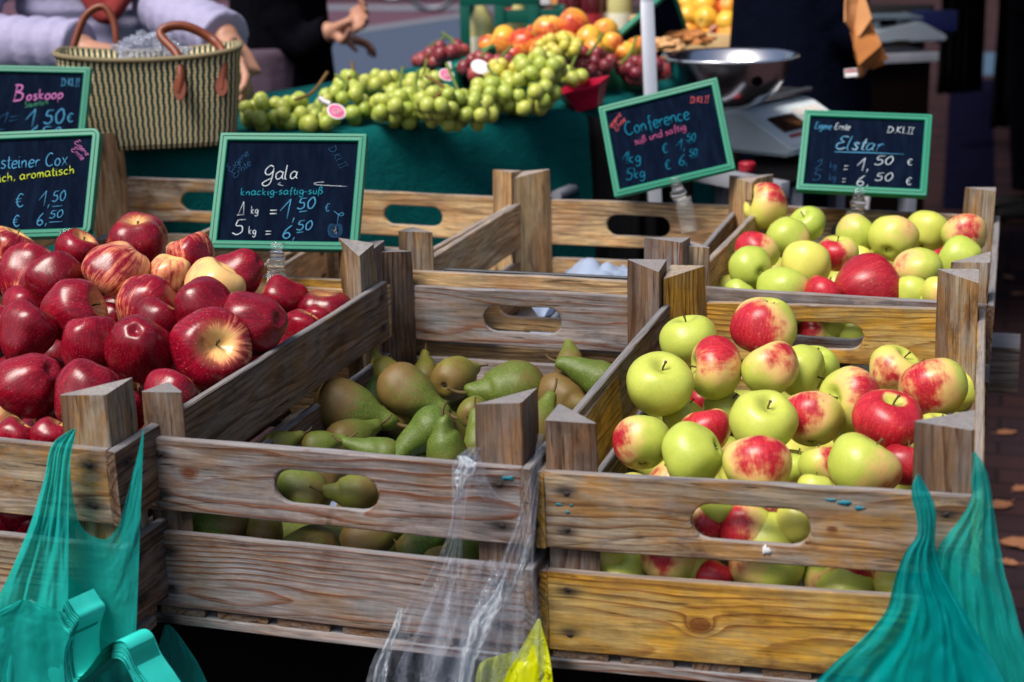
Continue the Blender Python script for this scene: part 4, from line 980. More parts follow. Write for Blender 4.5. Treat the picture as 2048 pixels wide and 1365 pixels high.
# ------------------------------------------------------------------ plastic bags hanging from the front posts
def film(name, tint, body, fac, rough=.22, foldfac=.25, spec=.5, crease=1.0, bd=.003):
    t = NT(name); tr = t.new('ShaderNodeBsdfTransparent'); tr.inputs[0].default_value = (*tint, 1)
    mx = t.new('ShaderNodeMixShader'); tl = t.new('ShaderNodeBsdfTranslucent'); tl.inputs[0].default_value = (*body, 1)
    m2 = t.new('ShaderNodeMixShader'); m2.inputs[0].default_value = .35
    c = t.obj(); n = t.noise(t.vmath('MULTIPLY', c, (85, 85, 5)), 1, 4, .6); rd = t.math('ABSOLUTE', t.math('SUBTRACT', t.noise(t.vmath('MULTIPLY', c, (38, 38, 16)), 1, 4, .6, .6), .5)); rd = t.math('SUBTRACT', 1, t.step(rd, .0, .05))
    lw = t.new('ShaderNodeLayerWeight'); lw.inputs[0].default_value = .35
    f = t.math('ADD', fac, t.math('ADD', t.math('MULTIPLY', t.math('SUBTRACT', n, .5), foldfac), t.math('ADD', t.math('MULTIPLY', rd, .16 * crease), t.math('MULTIPLY', lw.outputs['Facing'], .3))), clamp=True)
    t.bump(t.math('ADD', t.math('ADD', n, t.math('MULTIPLY', rd, crease)), t.math('MULTIPLY', t.noise(t.vmath('MULTIPLY', c, (25, 25, 6)), 1, 3), 1.5)), .25 + .3 * crease, bd)
    t.fin(t.mix(n, tuple(k * .75 for k in body), tuple(min(1, k * 1.2) for k in body)), rough, spec)
    t.l.new(t.b.outputs[0], m2.inputs[1]); t.l.new(tl.outputs[0], m2.inputs[2])
    t.l.new(f, mx.inputs[0]); t.l.new(tr.outputs[0], mx.inputs[1]); t.l.new(m2.outputs[0], mx.inputs[2]); t.l.new(mx.outputs[0], t.out.inputs[0])
    return t.m
F_TURQ = film('turquoise_film', (.22, .80, .76), (.02, .58, .53), .44, .2, .15, .6, .12)
F_TURQ_D = film('dense_turquoise_film', (.06, .60, .62), (.0, .46, .48), .52, .2, .15, .6, .12)
F_TURQ_L = film('bright_turquoise_film', (.10, .72, .68), (.02, .62, .56), .62, .2, .15, .6, .12)
F_STACK = (lambda t: t.fin(t.mix(t.noise(t.obj(), 40, 3), (.0, .42, .36), (.05, .66, .58)), .35, .4, Transmission_Weight=.0, Subsurface_Weight=.2, Subsurface_Scale=.01))(NT('stacked_turquoise_film'))
F_STACK2 = plain('stacked_film_edge', (.0, .20, .17), .5, .3, .2, 40)
F_CLEAR = film('clear_film', (.93, .95, .98), (.60, .66, .80), .09, .045, .40, 1.0, .6, .014)
F_YEL = film('yellow_film', (.7, .8, .05), (.62, .68, .0), .88, .25, .15)
def crate_front(key, y):
    MW = CRATES[key][0]; return MW @ Vector((0, y, 0)), (MW.to_3x3() @ Vector((0, 1, 0))).normalized()
def sheet(name, rows, key, y0, mat, parent, nu=40, nv=46, amp=.006, freq=5, bulge=.0, seed=1, lean=0.0, crum=.25):
    """film between a left and a right outline (u_left, u_right, v down the photograph), hung in front of a crate; folds run from the handle downwards"""
    P0, n = crate_front(key, y0); rr = random.Random(seed); so = rr.random() * 40
    L = crom([Vector((r[0], r[2], 0)) for r in rows], 6); R = crom([Vector((r[1], r[3] if len(r) > 3 else r[2], 0)) for r in rows], 6)
    V, F = [], []; N = len(L)
    for j in range(nv + 1):
        k = j / nv * (N - 1); a = int(min(k, N - 2)); fr = k - a
        l = L[a].lerp(L[a + 1], fr); r = R[a].lerp(R[a + 1], fr); s = j / nv
        for i in range(nu + 1):
            t = i / nu; p = l.lerp(r, t)
            w = .25 + .75 * s
            ph = freq * 2 * PI * (t + .05 * noise.noise(Vector((so, s * 2.5, t * 2))))
            rg = lambda a, b, c: 1 - 2 * abs(noise.noise(Vector((a, b, c)))); sk = t + .10 * noise.noise(Vector((s * 2.2, t * 3, so + 9)))
            d = amp * w * (1.5 * rg(sk * freq * 1.1, s * 1.1, so) + .9 * rg(sk * freq * 2.6, s * 1.7 + t, so + 5) + .5 * math.sin(ph + so) + crum * 1.6 * rg(t * 9 + s * 3, s * 7 - t * 4, so + 2) + crum * noise.noise(Vector((t * 19, s * 15, so))))
            d -= bulge * math.sin(PI * t) * math.sin(PI * min(1, .25 + .75 * s)); d -= lean * s
            X = at_plane(p.x, p.y, P0 + n * d, n); V.append(X)
    w_ = nu + 1
    for j in range(nv):
        for i in range(nu): F.append((j * w_ + i, j * w_ + i + 1, (j + 1) * w_ + i + 1, (j + 1) * w_ + i))
    o = mesh(name, V, F, mat)
    if parent is not None:
        M = parent.matrix_world.inverted()
        for v in o.data.vertices: v.co = M @ v.co
        o.parent = parent
    return o
def bag(label, key, px, name='carrier_bag', group='plastic bags hung on the crates'):
    P0, n = crate_front(key, -.01); X = at_plane(*px, P0, n); r = empty(name, X, 0, label, 'plastic bag', group); r.matrix_world = Matrix.Translation(X); return r
# left bundle
b = bag('bundle of turquoise carrier bags hooked over the thick post at left', 'L', (148, 880))
sheet('handle', [(146, 151, 858), (112, 149, 880), (98, 143, 905), (90, 138, 950), (76, 137, 1000), (60, 137, 1050), (40, 137, 1100), (18, 137, 1150), (-6, 136, 1200), (-30, 139, 1260), (-52, 141, 1320), (-80, 146, 1440)], 'L', -.020, F_TURQ_L, b, amp=.005, freq=3, lean=.03, seed=3)
U = [(136, 880), (140, 940), (150, 1015), (166, 1058), (205, 1079), (230, 1062), (246, 1022), (262, 960), (276, 905), (288, 850)]
sheet('side_panel', [(u, 131 + (u - 136) * .92, v, 1310) for u, v in U], 'L', -.012, F_TURQ, b, nu=46, nv=40, amp=.002, freq=1.5, seed=5)
sheet('lower_panel', [(136, 262, 1150, 1262), (134, 272, 1200, 1290), (132, 285, 1260, 1330), (130, 300, 1330, 1400), (130, 310, 1440, 1450)], 'L', -.006, F_TURQ, b, amp=.003, freq=3, seed=15)
sheet('loose_handle', [(330, 338, 1250), (325, 352, 1262), (318, 372, 1290), (308, 392, 1320), (300, 412, 1360), (292, 440, 1430)], 'M', -.002, F_TURQ, b, amp=.003, freq=2, seed=7)
P0, n = crate_front('L', -.03)
zig = [(136, 1200), (148, 1222), (160, 1238), (150, 1270), (148, 1310), (156, 1352), (176, 1340), (204, 1302), (232, 1284), (254, 1292), (272, 1330), (300, 1372), (330, 1420)]
for k in range(15):                          # folded stack: nested sheets, each a layer of film
    pts = crom([Vector((u + k * (-1.5 if u < 180 else -.4) + rnd.uniform(-1.2, 1.2), v + k * 2.3 + rnd.uniform(-1.3, 1.3), 0)) for u, v in zig], 5); V = []; F = []
    for p in pts:
        A = at_plane(p.x, p.y, P0 - n * (.012 + .0004 * k), n); B_ = A + n * .024 + Vector((.012, 0, .002)); V += [A, A.lerp(B_, .5), B_]
    for i in range(len(pts) - 1): F += [(3 * i, 3 * i + 1, 3 * i + 4, 3 * i + 3), (3 * i + 1, 3 * i + 2, 3 * i + 5, 3 * i + 4)]
    o = mesh('folded_layer', V, F, F_STACK if k % 2 == 0 else F_STACK2); M = b.matrix_world.inverted()
    for v in o.data.vertices: v.co = M @ v.co
    o.parent = b
sheet('front_panel', [(40, 60, 1200), (-10, 118, 1222), (-60, 142, 1246), (-70, 142, 1290), (-80, 150, 1350), (-90, 205, 1445)], 'L', -.045, F_TURQ, b, amp=.003, freq=2, seed=25)
# right bag
b = bag('turquoise carrier bag with two handles on the right front post of the golden crate', 'R', (1870, 1000))
sheet('front_film', [(1834, 1838, 948), (1824, 1852, 972), (1824, 1866, 1000), (1832, 1873, 1030), (1834, 1871, 1070), (1812, 1872, 1102), (1795, 1882, 1140), (1784, 1902, 1180), (1770, 1930, 1225), (1722, 1962, 1280), (1664, 1992, 1330), (1600, 2025, 1400), (1560, 2045, 1450)], 'R', -.030, F_TURQ_D, b, nu=60, nv=70, amp=.0065, freq=4.2, bulge=.012, lean=.035, seed=11)
sheet('back_film', [(1943, 1951, 905), (1945, 1968, 930), (1942, 1979, 965), (1941, 1985, 1000), (1918, 1991, 1040), (1890, 1996, 1075), (1869, 2003, 1108), (1860, 2010, 1150), (1856, 2026, 1200), (1862, 2042, 1260), (1870, 2068, 1320), (1870, 2095, 1380), (1870, 2120, 1450)], 'R', -.018, F_TURQ, b, nu=60, nv=70, amp=.0062, freq=4.2, bulge=.010, lean=.030, seed=12)
sheet('back_film', [(1868, 1880, 1110), (1850, 1960, 1160), (1830, 2010, 1215), (1790, 2040, 1280), (1740, 2060, 1340), (1700, 2090, 1450)], 'R', -.014, F_TURQ, b, nu=40, nv=40, amp=.003, freq=2.5, lean=.02, seed=14)
# clear bags in the middle
b = bag('bunch of clear plastic bags tied to the right front post of the pear crate', 'M', (930, 960))
sheet('film_strip', [(938, 962, 895), (910, 952, 918), (903, 948, 950), (905, 936, 990), (903, 930, 1040), (888, 925, 1090), (862, 925, 1140), (826, 930, 1195), (788, 940, 1255), (745, 950, 1320), (715, 960, 1440)], 'M', -.014, F_CLEAR, b, amp=.0035, freq=4, lean=.03, seed=21, crum=.28)
sheet('film_strip', [(1076, 1088, 868), (1068, 1084, 920), (1052, 1078, 980), (1030, 1072, 1050), (1000, 1070, 1120), (960, 1078, 1190), (930, 1084, 1260), (900, 1092, 1340), (880, 1100, 1440)], 'M', -.018, F_CLEAR, b, amp=.0045, freq=5, lean=.045, seed=22, crum=.28)
sheet('film_loop', [(925, 955, 905), (930, 968, 930), (942, 975, 955), (952, 990, 985), (975, 1010, 1002)], 'M', -.022, F_CLEAR, b, nu=14, nv=18, amp=.003, freq=2, seed=23, crum=.28)
sheet('film_strip', [(900, 1010, 1120), (872, 1020, 1180), (838, 1030, 1250), (800, 1040, 1320), (760, 1050, 1440)], 'M', -.03, F_CLEAR, b, amp=.007, freq=4, lean=.03, seed=24, crum=.28)
F_GLINT = film('glint_fold_film', (.93, .95, .98), (.70, .78, .90), .42, .06, 1.5, 1.0, .8, .012)  # whiter doubled film strips, put in as the bag's glints
for i, rows in enumerate([[(1002, 1008, 1160), (986, 1004, 1188), (960, 1001, 1214), (942, 986, 1244), (936, 974, 1276), (924, 960, 1302), (918, 948, 1336), (900, 938, 1410)], [(914, 932, 912), (918, 952, 928), (907, 944, 952), (914, 928, 980), (908, 922, 1005)], [(798, 804, 1216), (786, 802, 1250), (770, 786, 1288), (752, 776, 1330), (740, 766, 1400)], [(1058, 1064, 1070), (1044, 1056, 1110), (1030, 1040, 1150), (1016, 1022, 1190), (1000, 1004, 1230)]]):
    sheet('glint_fold', rows, 'M', -.052 if i != 1 else -.024, F_GLINT, b, nu=14, nv=40, amp=.003, freq=1.6, lean=.02, seed=50 + i, crum=1.0)
b = bag('bright yellow green plastic bag poking out beside the clear bags', 'M', (1085, 1250))
sheet('bag_body', [(1076, 1080, 1238), (1062, 1086, 1262), (1046, 1094, 1290), (1030, 1100, 1320), (1012, 1104, 1352), (980, 1112, 1440)], 'M', -.036, F_YEL, b, nu=24, nv=24, amp=.003, freq=1.5, lean=.03, seed=31)
sheet('bag_fold', [(972, 1030, 1318, 1302), (955, 1040, 1340, 1330), (940, 1050, 1440, 1440)], 'M', -.03, F_YEL, b, nu=20, nv=12, amp=.005, freq=2, lean=.02, seed=32)
P0, n = crate_front('M', -.072); bms = {}
writing(bms, P0, n, 'nater', 1082, 1364, 9, 62, 'k', 1.6); writing(bms, P0, n, 'nar', 1098, 1362, 9, 62, 'k', 1.6)
CH['k'] = plain('black_print', (.01, .012, .005), .6, .2)
M = b.matrix_world.inverted()
for c, bm in bms.items():
    for v in bm.verts: v.co = M @ v.co
    bm_obj('print', bm, CH['k'], b, True)
# papers and odds and ends in the back crates
PAPER = plain('white_paper', (.27, .33, .46), .7, .25, .08, 20)
def crumple(name, quad, z_or_y, label, cat, key, amp=.008, seed=1, mat=PAPER, group=None, n=18):
    """crumpled sheet lying in a crate: four corners in the crate's own frame"""
    MW = CRATES[key][0]; rr = random.Random(seed); so = rr.random() * 30; V = []; F = []
    Q = [Vector(q) for q in quad]
    for j in range(n + 1):
        for i in range(n + 1):
            a, c = i / n, j / n
            p = Q[0].lerp(Q[1], a).lerp(Q[3].lerp(Q[2], a), c); q = Vector((p.x * 11, p.y * 11, so))
            p.z += amp * (abs(noise.noise(q)) * 3 + abs(noise.noise(q * 2.7)) * 1.2 - .8); V.append(MW @ p)
    for j in range(n):
        for i in range(n): F.append((j * (n + 1) + i, j * (n + 1) + i + 1, (j + 1) * (n + 1) + i + 1, (j + 1) * (n + 1) + i))
    c = sum((Vector(v) for v in V), Vector()) / len(V)
    o = mesh(name, [v - c for v in V], F, mat, loc=c); sm = o.modifiers.new('thick', 'SOLIDIFY'); sm.thickness = .0006; return tag(o, label, cat, group)
crumple('paper_sheet', [(.10, .10, -.160), (.30, .09, -.162), (.30, .45, -.160), (.09, .46, -.160)], 0, 'crumpled white paper lining the crate behind the pears', 'paper', 'MB', .008, 3)
crumple('paper_sheet', [(.09, .30, -.12), (.24, .30, -.10), (.22, .50, -.10), (.08, .52, -.12)], 0, 'pointed fold of white paper against the tall post of the paper filled crate', 'paper', 'MB', .030, 5)
crumple('paper_sheet', [(.02, .03, -.15), (.36, .03, -.155), (.36, .55, -.16), (.02, .55, -.16)], 0, 'bluish paper lining the bottom of the pear crate', 'paper', 'M', .004, 7)
crumple('paper_sheet', [(.20, .02, -.03), (.30, .02, -.015), (.31, .16, -.05), (.21, .16, -.05)], 0, 'white paper corner under the Gala chalkboard, left of the thin post', 'paper', 'LB', .012, 9)
STEEL = plain('brushed_steel', (.55, .57, .60), .28, .5, .12, 60, 1.0)
MW = CRATES['MB'][0]
o = tube_obj('steel_rod', [Vector(p) for p in ((-.16, 0, 0), (.16, 0, 0))], .0026, plain('dark_steel', (.03, .035, .045), .45, .4, .2, 40), seg=12); o.matrix_world = MW @ Matrix.Translation((.225, .028, -.003)); tag(o, 'thin steel rod lying across the front of the paper filled crate', 'rod')
# ------------------------------------------------------------------ pavement, street strips
def pave_mat():
    t = NT('brick_paving'); c = t.obj(); br = t.new('ShaderNodeTexBrick'); t.put(br.inputs['Vector'], t.vmath('ADD', t.vmath('MULTIPLY', c, (1, 1, 0)), t.vmath('MULTIPLY', t.comb(t.noise(c, 3, 2), t.noise(c, 3.3, 2), 0), (.01, .01, 0))))
    br.inputs['Scale'].default_value = 1; br.inputs['Brick Width'].default_value = .2; br.inputs['Row Height'].default_value = .1; br.inputs['Mortar Size'].default_value = .006; br.inputs['Mortar Smooth'].default_value = .3
    br.inputs['Color1'].default_value = (.060, .026, .027, 1); br.inputs['Color2'].default_value = (.026, .016, .023, 1); br.inputs['Mortar'].default_value = (.010, .009, .010, 1)
    n = t.noise(c, 7, 5, .65); n2 = t.noise(c, 60, 3)
    col = t.mix(t.math('MULTIPLY', n, .8), br.outputs[0], (.020, .013, .016)); col = t.mix(t.math('MULTIPLY', n2, .3), col, (.055, .040, .040))
    t.bump(t.math('SUBTRACT', t.math('MULTIPLY', n2, .3), br.outputs['Fac']), .6, .006)
    return t.fin(col, 1.0, .0)
def quad_sheet(name, pts, z, mat):
    o = mesh(name, [(p[0], p[1], z) for p in pts], [tuple(range(len(pts)))], mat, False); tag(o, None, None, None, 'structure'); return o
quad_sheet('pavement', [(-150, -60), (150, -60), (150, 250), (-150, 250)], 0, pave_mat())
ASPH = plain('blue_grey_asphalt', (.045, .062, .105), .8, .3, .35, 18)
RED = plain('purple_red_paving', (.085, .036, .058), .8, .3, .35, 14)
KERB = plain('grey_kerb', (.13, .14, .17), .8, .3, .25, 30)
g = lambda u, v: at_z(u, v, -ZT).xy
def far(u0, v0, u1, v1): return g(u0, v0), g(u1, v1)
quad_sheet('asphalt_road', [g(-600, 420), g(1150, 330), g(1150, 60), g(940, 34), g(690, 72), g(-600, 100)], .004, ASPH)
quad_sheet('red_footpath', [g(690, 69), g(940, 31), g(1250, 60), g(1400, 4), g(-300, 2), g(-600, 96)], .004, RED)
quad_sheet('kerb_strip', [g(690, 72), g(945, 34), g(945, 26), g(690, 62)], .010, KERB)
quad_sheet('kerb_strip', [g(600, 22), g(1300, 26), g(1300, 16), g(600, 12)], .010, KERB)
quad_sheet('bluish_strip', [g(1880, 150), g(2100, 156), g(2100, 108), g(1880, 106)], .006, plain('pale_blue_stone', (.05, .085, .13), .9, .0, .3, 12))  # paler bluish strip laid on the paving
quad_sheet('reflection_streak', [g(1885, 420), g(1990, 420), g(1985, 160), g(1900, 160)], .004, plain('dark_blue_reflection', (.005, .005, .015), 1.0, .0, .5, 9))  # dark blue streak painted for a reflection on the paving
# fallen leaves on the paving
LEAF = plain('dry_leaf', (.27, .115, .06), .8, .2, .35, 40)
rnd = random.Random(44)
def leaf(P, s, lab, rz):
    bm = bmesh.new(); V = []
    out = [(0, -.5), (.16, -.42), (.34, -.22), (.30, .0), (.42, .12), (.22, .24), (.14, .42), (0, .62), (-.14, .40), (-.24, .22), (-.4, .1), (-.30, -.02), (-.33, -.24), (-.15, -.42)]
    for k in (0, 1):
        ring = [bm.verts.new((x * s + rnd.uniform(-.03, .03) * s, y * s, s * (.18 * abs(x) + .16 * max(0, y) ** 2 + .03 * rnd.random()) + .002 - k * .0006)) for x, y in out]; c_ = bm.verts.new((0, 0, .003 - k * .0006))
        for i in range(len(ring)): bm.faces.new((ring[i], ring[(i + 1) % len(ring)], c_) if k == 0 else (ring[(i + 1) % len(ring)], ring[i], c_))
    tube(bm, [(0, -.45 * s, .003), (.03 * s, -.8 * s, .006)], .0012, 5)
    o = bm_obj('fallen_leaf', bm, LEAF, None, True); o.matrix_world = Matrix.Translation(P) @ Matrix.Rotation(rz, 4, 'Z'); tag(o, lab, 'leaf', 'fallen autumn leaves')
for u, v, s, lab in [(1999, 1014, .07, 'brown leaf on the dark paving right of the turquoise bag'), (2040, 1092, .085, 'larger tan leaf on the paving at the right edge'), (2015, 1128, .045, 'small orange leaf below the larger tan one at the right edge'), (2012, 868, .05, 'orange leaf on the paving beside the golden crate'),
                     (2042, 980, .05, 'leaf touching the right edge of the picture'), (2002, 745, .04, 'small leaf just under the jutting beam end'), (2016, 556, .05, 'orange leaf on the paving right of the back crate'), (2036, 590, .05, 'second orange leaf right of the back crate, nearer the edge'), (676, 1302, .08, 'rusty red leaf in the dark under the pear crate')]:
    leaf(at_z(u, v, -ZT), s, lab, rnd.uniform(0, 6))
# ------------------------------------------------------------------ trestle under the crates
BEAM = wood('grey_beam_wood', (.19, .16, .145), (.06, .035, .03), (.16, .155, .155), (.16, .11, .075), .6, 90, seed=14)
def beam(x0, x1, y, z0, z1, lab, w=.06):
    r = empty('trestle_bench', ((x0 + x1) / 2, y, 0), 0, lab, 'trestle', 'trestles under the crates')
    L = x1 - x0; o = auto(bm_obj('beam', plank_mesh(L, z1 - z0, w, None, 3), BEAM, r, True, Matrix.Translation((0, 0, (z0 + z1) / 2))), 40); o.color = (9, .5, .5, 0)
    for sx in (-1, 1):
        for sy in (-1, 1):
            a = Vector((sx * (L / 2 - .12), sy * .02, z0 + .001)); b_ = Vector((sx * (L / 2 - .04), sy * .16, 0)); bm = bmesh.new()
            d = (a - b_).length; add_box(bm, -.022, .022, -.016, .016, 0, d, .002); q = (a - b_).to_track_quat('Z', 'Y'); M = Matrix.Translation(b_) @ q.to_matrix().to_4x4()
            bm_obj('leg', bm, BEAM, r, False, M)
    return r
zb = ZT - .196
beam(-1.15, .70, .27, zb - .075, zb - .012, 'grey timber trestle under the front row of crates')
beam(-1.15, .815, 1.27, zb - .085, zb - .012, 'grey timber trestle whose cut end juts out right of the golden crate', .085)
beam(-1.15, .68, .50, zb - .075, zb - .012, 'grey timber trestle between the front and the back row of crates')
# black sheet added to deepen the shade under the crates
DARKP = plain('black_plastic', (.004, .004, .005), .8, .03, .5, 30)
def tarp(pts, z0, z1, lab, mat, nm='shade_sheet', cat='sheet', amp=.012, thick=.002):
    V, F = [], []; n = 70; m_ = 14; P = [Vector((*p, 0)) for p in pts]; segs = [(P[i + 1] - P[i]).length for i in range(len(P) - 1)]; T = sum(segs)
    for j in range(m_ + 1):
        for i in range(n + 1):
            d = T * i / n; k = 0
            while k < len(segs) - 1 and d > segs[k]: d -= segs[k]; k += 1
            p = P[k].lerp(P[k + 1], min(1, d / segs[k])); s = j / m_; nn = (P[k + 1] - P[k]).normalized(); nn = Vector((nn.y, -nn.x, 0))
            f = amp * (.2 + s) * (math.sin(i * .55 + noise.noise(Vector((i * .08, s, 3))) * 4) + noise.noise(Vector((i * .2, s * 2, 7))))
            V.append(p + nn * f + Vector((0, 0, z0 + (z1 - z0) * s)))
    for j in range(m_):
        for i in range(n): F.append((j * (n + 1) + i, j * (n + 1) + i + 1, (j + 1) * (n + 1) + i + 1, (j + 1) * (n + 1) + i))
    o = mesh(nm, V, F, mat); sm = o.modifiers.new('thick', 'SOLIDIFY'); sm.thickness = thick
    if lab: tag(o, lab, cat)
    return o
tarp([(-1.2, .19), (.70, .21)], .70, .02, 'black sheet added to deepen the shade under the crates', DARKP)
# ------------------------------------------------------------------ grape table with green cloth
def felt():
    t = NT('green_grass_felt'); c = t.obj(); n = t.noise(c, 260, 3, .7); n2 = t.noise(c, 9, 4, .6); n3 = t.noise(c, 60, 3)
    col = t.mix(n, (.0, .055, .055), (.003, .18, .175)); col = t.mix(t.math('MULTIPLY', n2, .6), col, (.0, .060, .070)); t.bump(t.math('ADD', n, n3), .9, .006); return t.fin(col, .95, .1)
FELT = felt(); DKWOOD = plain('dark_table_timber', (.018, .013, .010), .8, .2, .4, 20)
tz = ZT + .075
front = [(-1.02, 1.30), (-.60, 1.19), (-.30, 1.41), (-.02, 1.68), (.05, 2.05), (.08, 2.45)]
poly = front + [(.0, 3.05), (-.58, 2.92), (-.60, 2.3), (-.80, 1.72)]
tb = empty('market_table', (-.4, 1.9, 0), 0, 'market table under green felt carrying the grapes', 'table')
M = tb.matrix_basis.inverted()
def sub(o, r): 
    Mi = Matrix.Translation(-Vector(r.location))
    for v in o.data.vertices: v.co = Mi @ v.co
    o.parent = r; return o
bm = bmesh.new(); top = [bm.verts.new((x, y, tz - .002)) for x, y in poly]; bot = [bm.verts.new((x, y, tz - .028)) for x, y in poly]
bm.faces.new(top); bm.faces.new(bot[::-1])
for i in range(len(poly)): bm.faces.new((top[i], bot[i], bot[(i + 1) % len(poly)], top[(i + 1) % len(poly)]))
sub(bm_obj('table_top', bm, DKWOOD), tb)
for x, y in ((-.9, 1.30), (-.05, 1.85), (-.1, 2.8), (-.5, 2.75)): sub(box_obj('leg', x - .02, x + .02, y - .02, y + .02, 0, tz - .03, DKWOOD), tb)
# cloth: top sheet rolling over a soft edge into the skirt
pts = crom([Vector((x, y, 0)) for x, y in front], 10); V, F = [], []
cen = Vector((-.42, 1.98, 0)); prof = [(-.22, .0035), (-.06, .0035), (-.012, .0033), (.004, -.003), (.012, -.016), (.015, -.05), (.020, -.12), (.026, -.20), (.03, -.30), (.034, -.40)]
for i, p in enumerate(pts):
    d = (pts[min(i + 1, len(pts) - 1)] - pts[max(i - 1, 0)]).normalized(); nn = Vector((d.y, -d.x, 0))
    for k, (o_, z) in enumerate(prof):
        f = .014 * max(0, -z) / .3 * (math.sin(i * .8) + math.sin(i * .37 + 1)) + .004 * noise.noise(Vector((i * .3, k * .5, 2)))
        q = p + nn * (o_ + f)
        V.append(Vector((q.x, q.y, tz + z)))
m_ = len(prof)
for i in range(len(pts) - 1):
    for k in range(m_ - 1): F.append((i * m_ + k, i * m_ + k + 1, (i + 1) * m_ + k + 1, (i + 1) * m_ + k))
o = mesh('table_skirt', V, F, FELT); sm = o.modifiers.new('thick', 'SOLIDIFY'); sm.thickness = .003; sub(o, tb); o.name = 'cloth_skirt'
bm = bmesh.new(); inner = [(cen + (Vector((x, y, 0)) - cen) * .985) for x, y in poly]; vs = [bm.verts.new((p.x, p.y, tz + .001)) for p in inner]; bm.faces.new(vs); sub(bm_obj('cloth_top', bm, FELT), tb)
tarp([(-.02, 1.72), (.12, 1.66), (.20, 1.74)], tz - .01, tz - .60, 'black cloth hanging behind the tilted price board', DARKP, 'cloth_drape', 'cloth', .012)
# ------------------------------------------------------------------ grapes
def grape_mat(name, c1, c2, bloom):
    t = NT(name); c = t.obj(); rn = t.info().outputs['Random']; n = t.noise(t.vmath('ADD', c, t.comb(t.math('MULTIPLY', rn, 40), 0, 0)), 1.6, 4, .6)
    col = t.mix(rn, c1, c2); col = t.mix(t.math('MULTIPLY', t.step(n, .45, .7), .35), col, bloom)
    lw = t.new('ShaderNodeLayerWeight'); lw.inputs[0].default_value = .5
    return t.fin(col, t.math('ADD', .22, t.math('MULTIPLY', n, .25)), .45, Subsurface_Weight=.3, Subsurface_Radius=(1, .8, .3), Subsurface_Scale=.012)
G_GREEN = grape_mat('green_grape_skin', (.31, .40, .05), (.46, .48, .085), (.52, .57, .26)); G_RED = grape_mat('red_grape_skin', (.16, .012, .025), (.34, .05, .05), (.36, .18, .20)); G_YEL = grape_mat('yellow_grape_skin', (.50, .46, .05), (.60, .50, .09), (.6, .6, .3))
bm = bmesh.new(); bmesh.ops.create_uvsphere(bm, u_segments=18, v_segments=12, radius=1)
for v in bm.verts: v.co.z *= 1.12
GR = {}
for nm, mt in (('g', G_GREEN), ('r', G_RED), ('y', G_YEL)):
    me = bpy.data.meshes.new('grape'); bm.to_mesh(me); me.materials.append(mt); me.polygons.foreach_set('use_smooth', [True] * len(me.polygons)); GR[nm] = me
bm.free(); VINE = plain('green_vine_stem', (.12, .17, .03), .7, .2, .4, 40); VINEB = plain('brown_vine_stem', (.16, .09, .03), .8, .2, .4, 40)
def bunch(u, v, rx, ry, kind, label, stem=None, z=.105, gr=15.5, dd=.06, group='bunches of grapes on the green table', seed=0, nmax=99):
    rr = random.Random(seed + int(u * 7 + v)); P = at_z(u, v, z); t = dep_of(P); s = t / FPX; R = gr * s
    root = empty('grape_bunch', (P.x, P.y, P.z), 0, label, 'grapes', group)
    a, b_ = max(.3, rx - gr * .8) * s, max(.3, ry - gr * .8) * s; pts = []; fw = Vector((CF.x, CF.y, 0)).normalized(); upv = Vector((0, 0, 1))
    for k in range(9000):
        if len(pts) >= nmax: break
        x, y, q = rr.uniform(-1, 1), rr.uniform(-1, 1), rr.uniform(-1, .5)
        l = x * x + y * y + q * q
        if l > 1 or (l < .35 and len(pts) < nmax * .8): continue
        p = CR * (x * a) + upv * (y * b_) + fw * (q * dd)
        if P.z + p.z < tz + R * .9: p.z = tz + R * .9 - P.z
        if all((p - o_).length > R * 1.62 for o_ in pts): pts.append(p)
    for p in pts:
        g_ = link('grape', GR[kind], root, Matrix.Translation(p) @ Matrix.Rotation(rr.uniform(0, 6), 4, 'Z') @ Matrix.Rotation(rr.gauss(0, .7), 4, 'X') @ Matrix.Scale(R * rr.uniform(.86, 1.06), 4))
    if not stem: stem = [(u - rx * .2, v - ry * .2), (u + rr.uniform(-14, 14), v - ry * .85), (u + rr.uniform(-30, 30), v - ry - rr.uniform(10, 26))]
    if stem:
        W_ = [at_d(x, y, t - .045 * (1 - i / max(1, len(stem) - 1))) - P for i, (x, y) in enumerate(stem)]
        tube_obj('stem', crom(W_, 5), .0030 if True else 0, VINE if rr.random() < .7 else VINEB, root, 8)
    return root
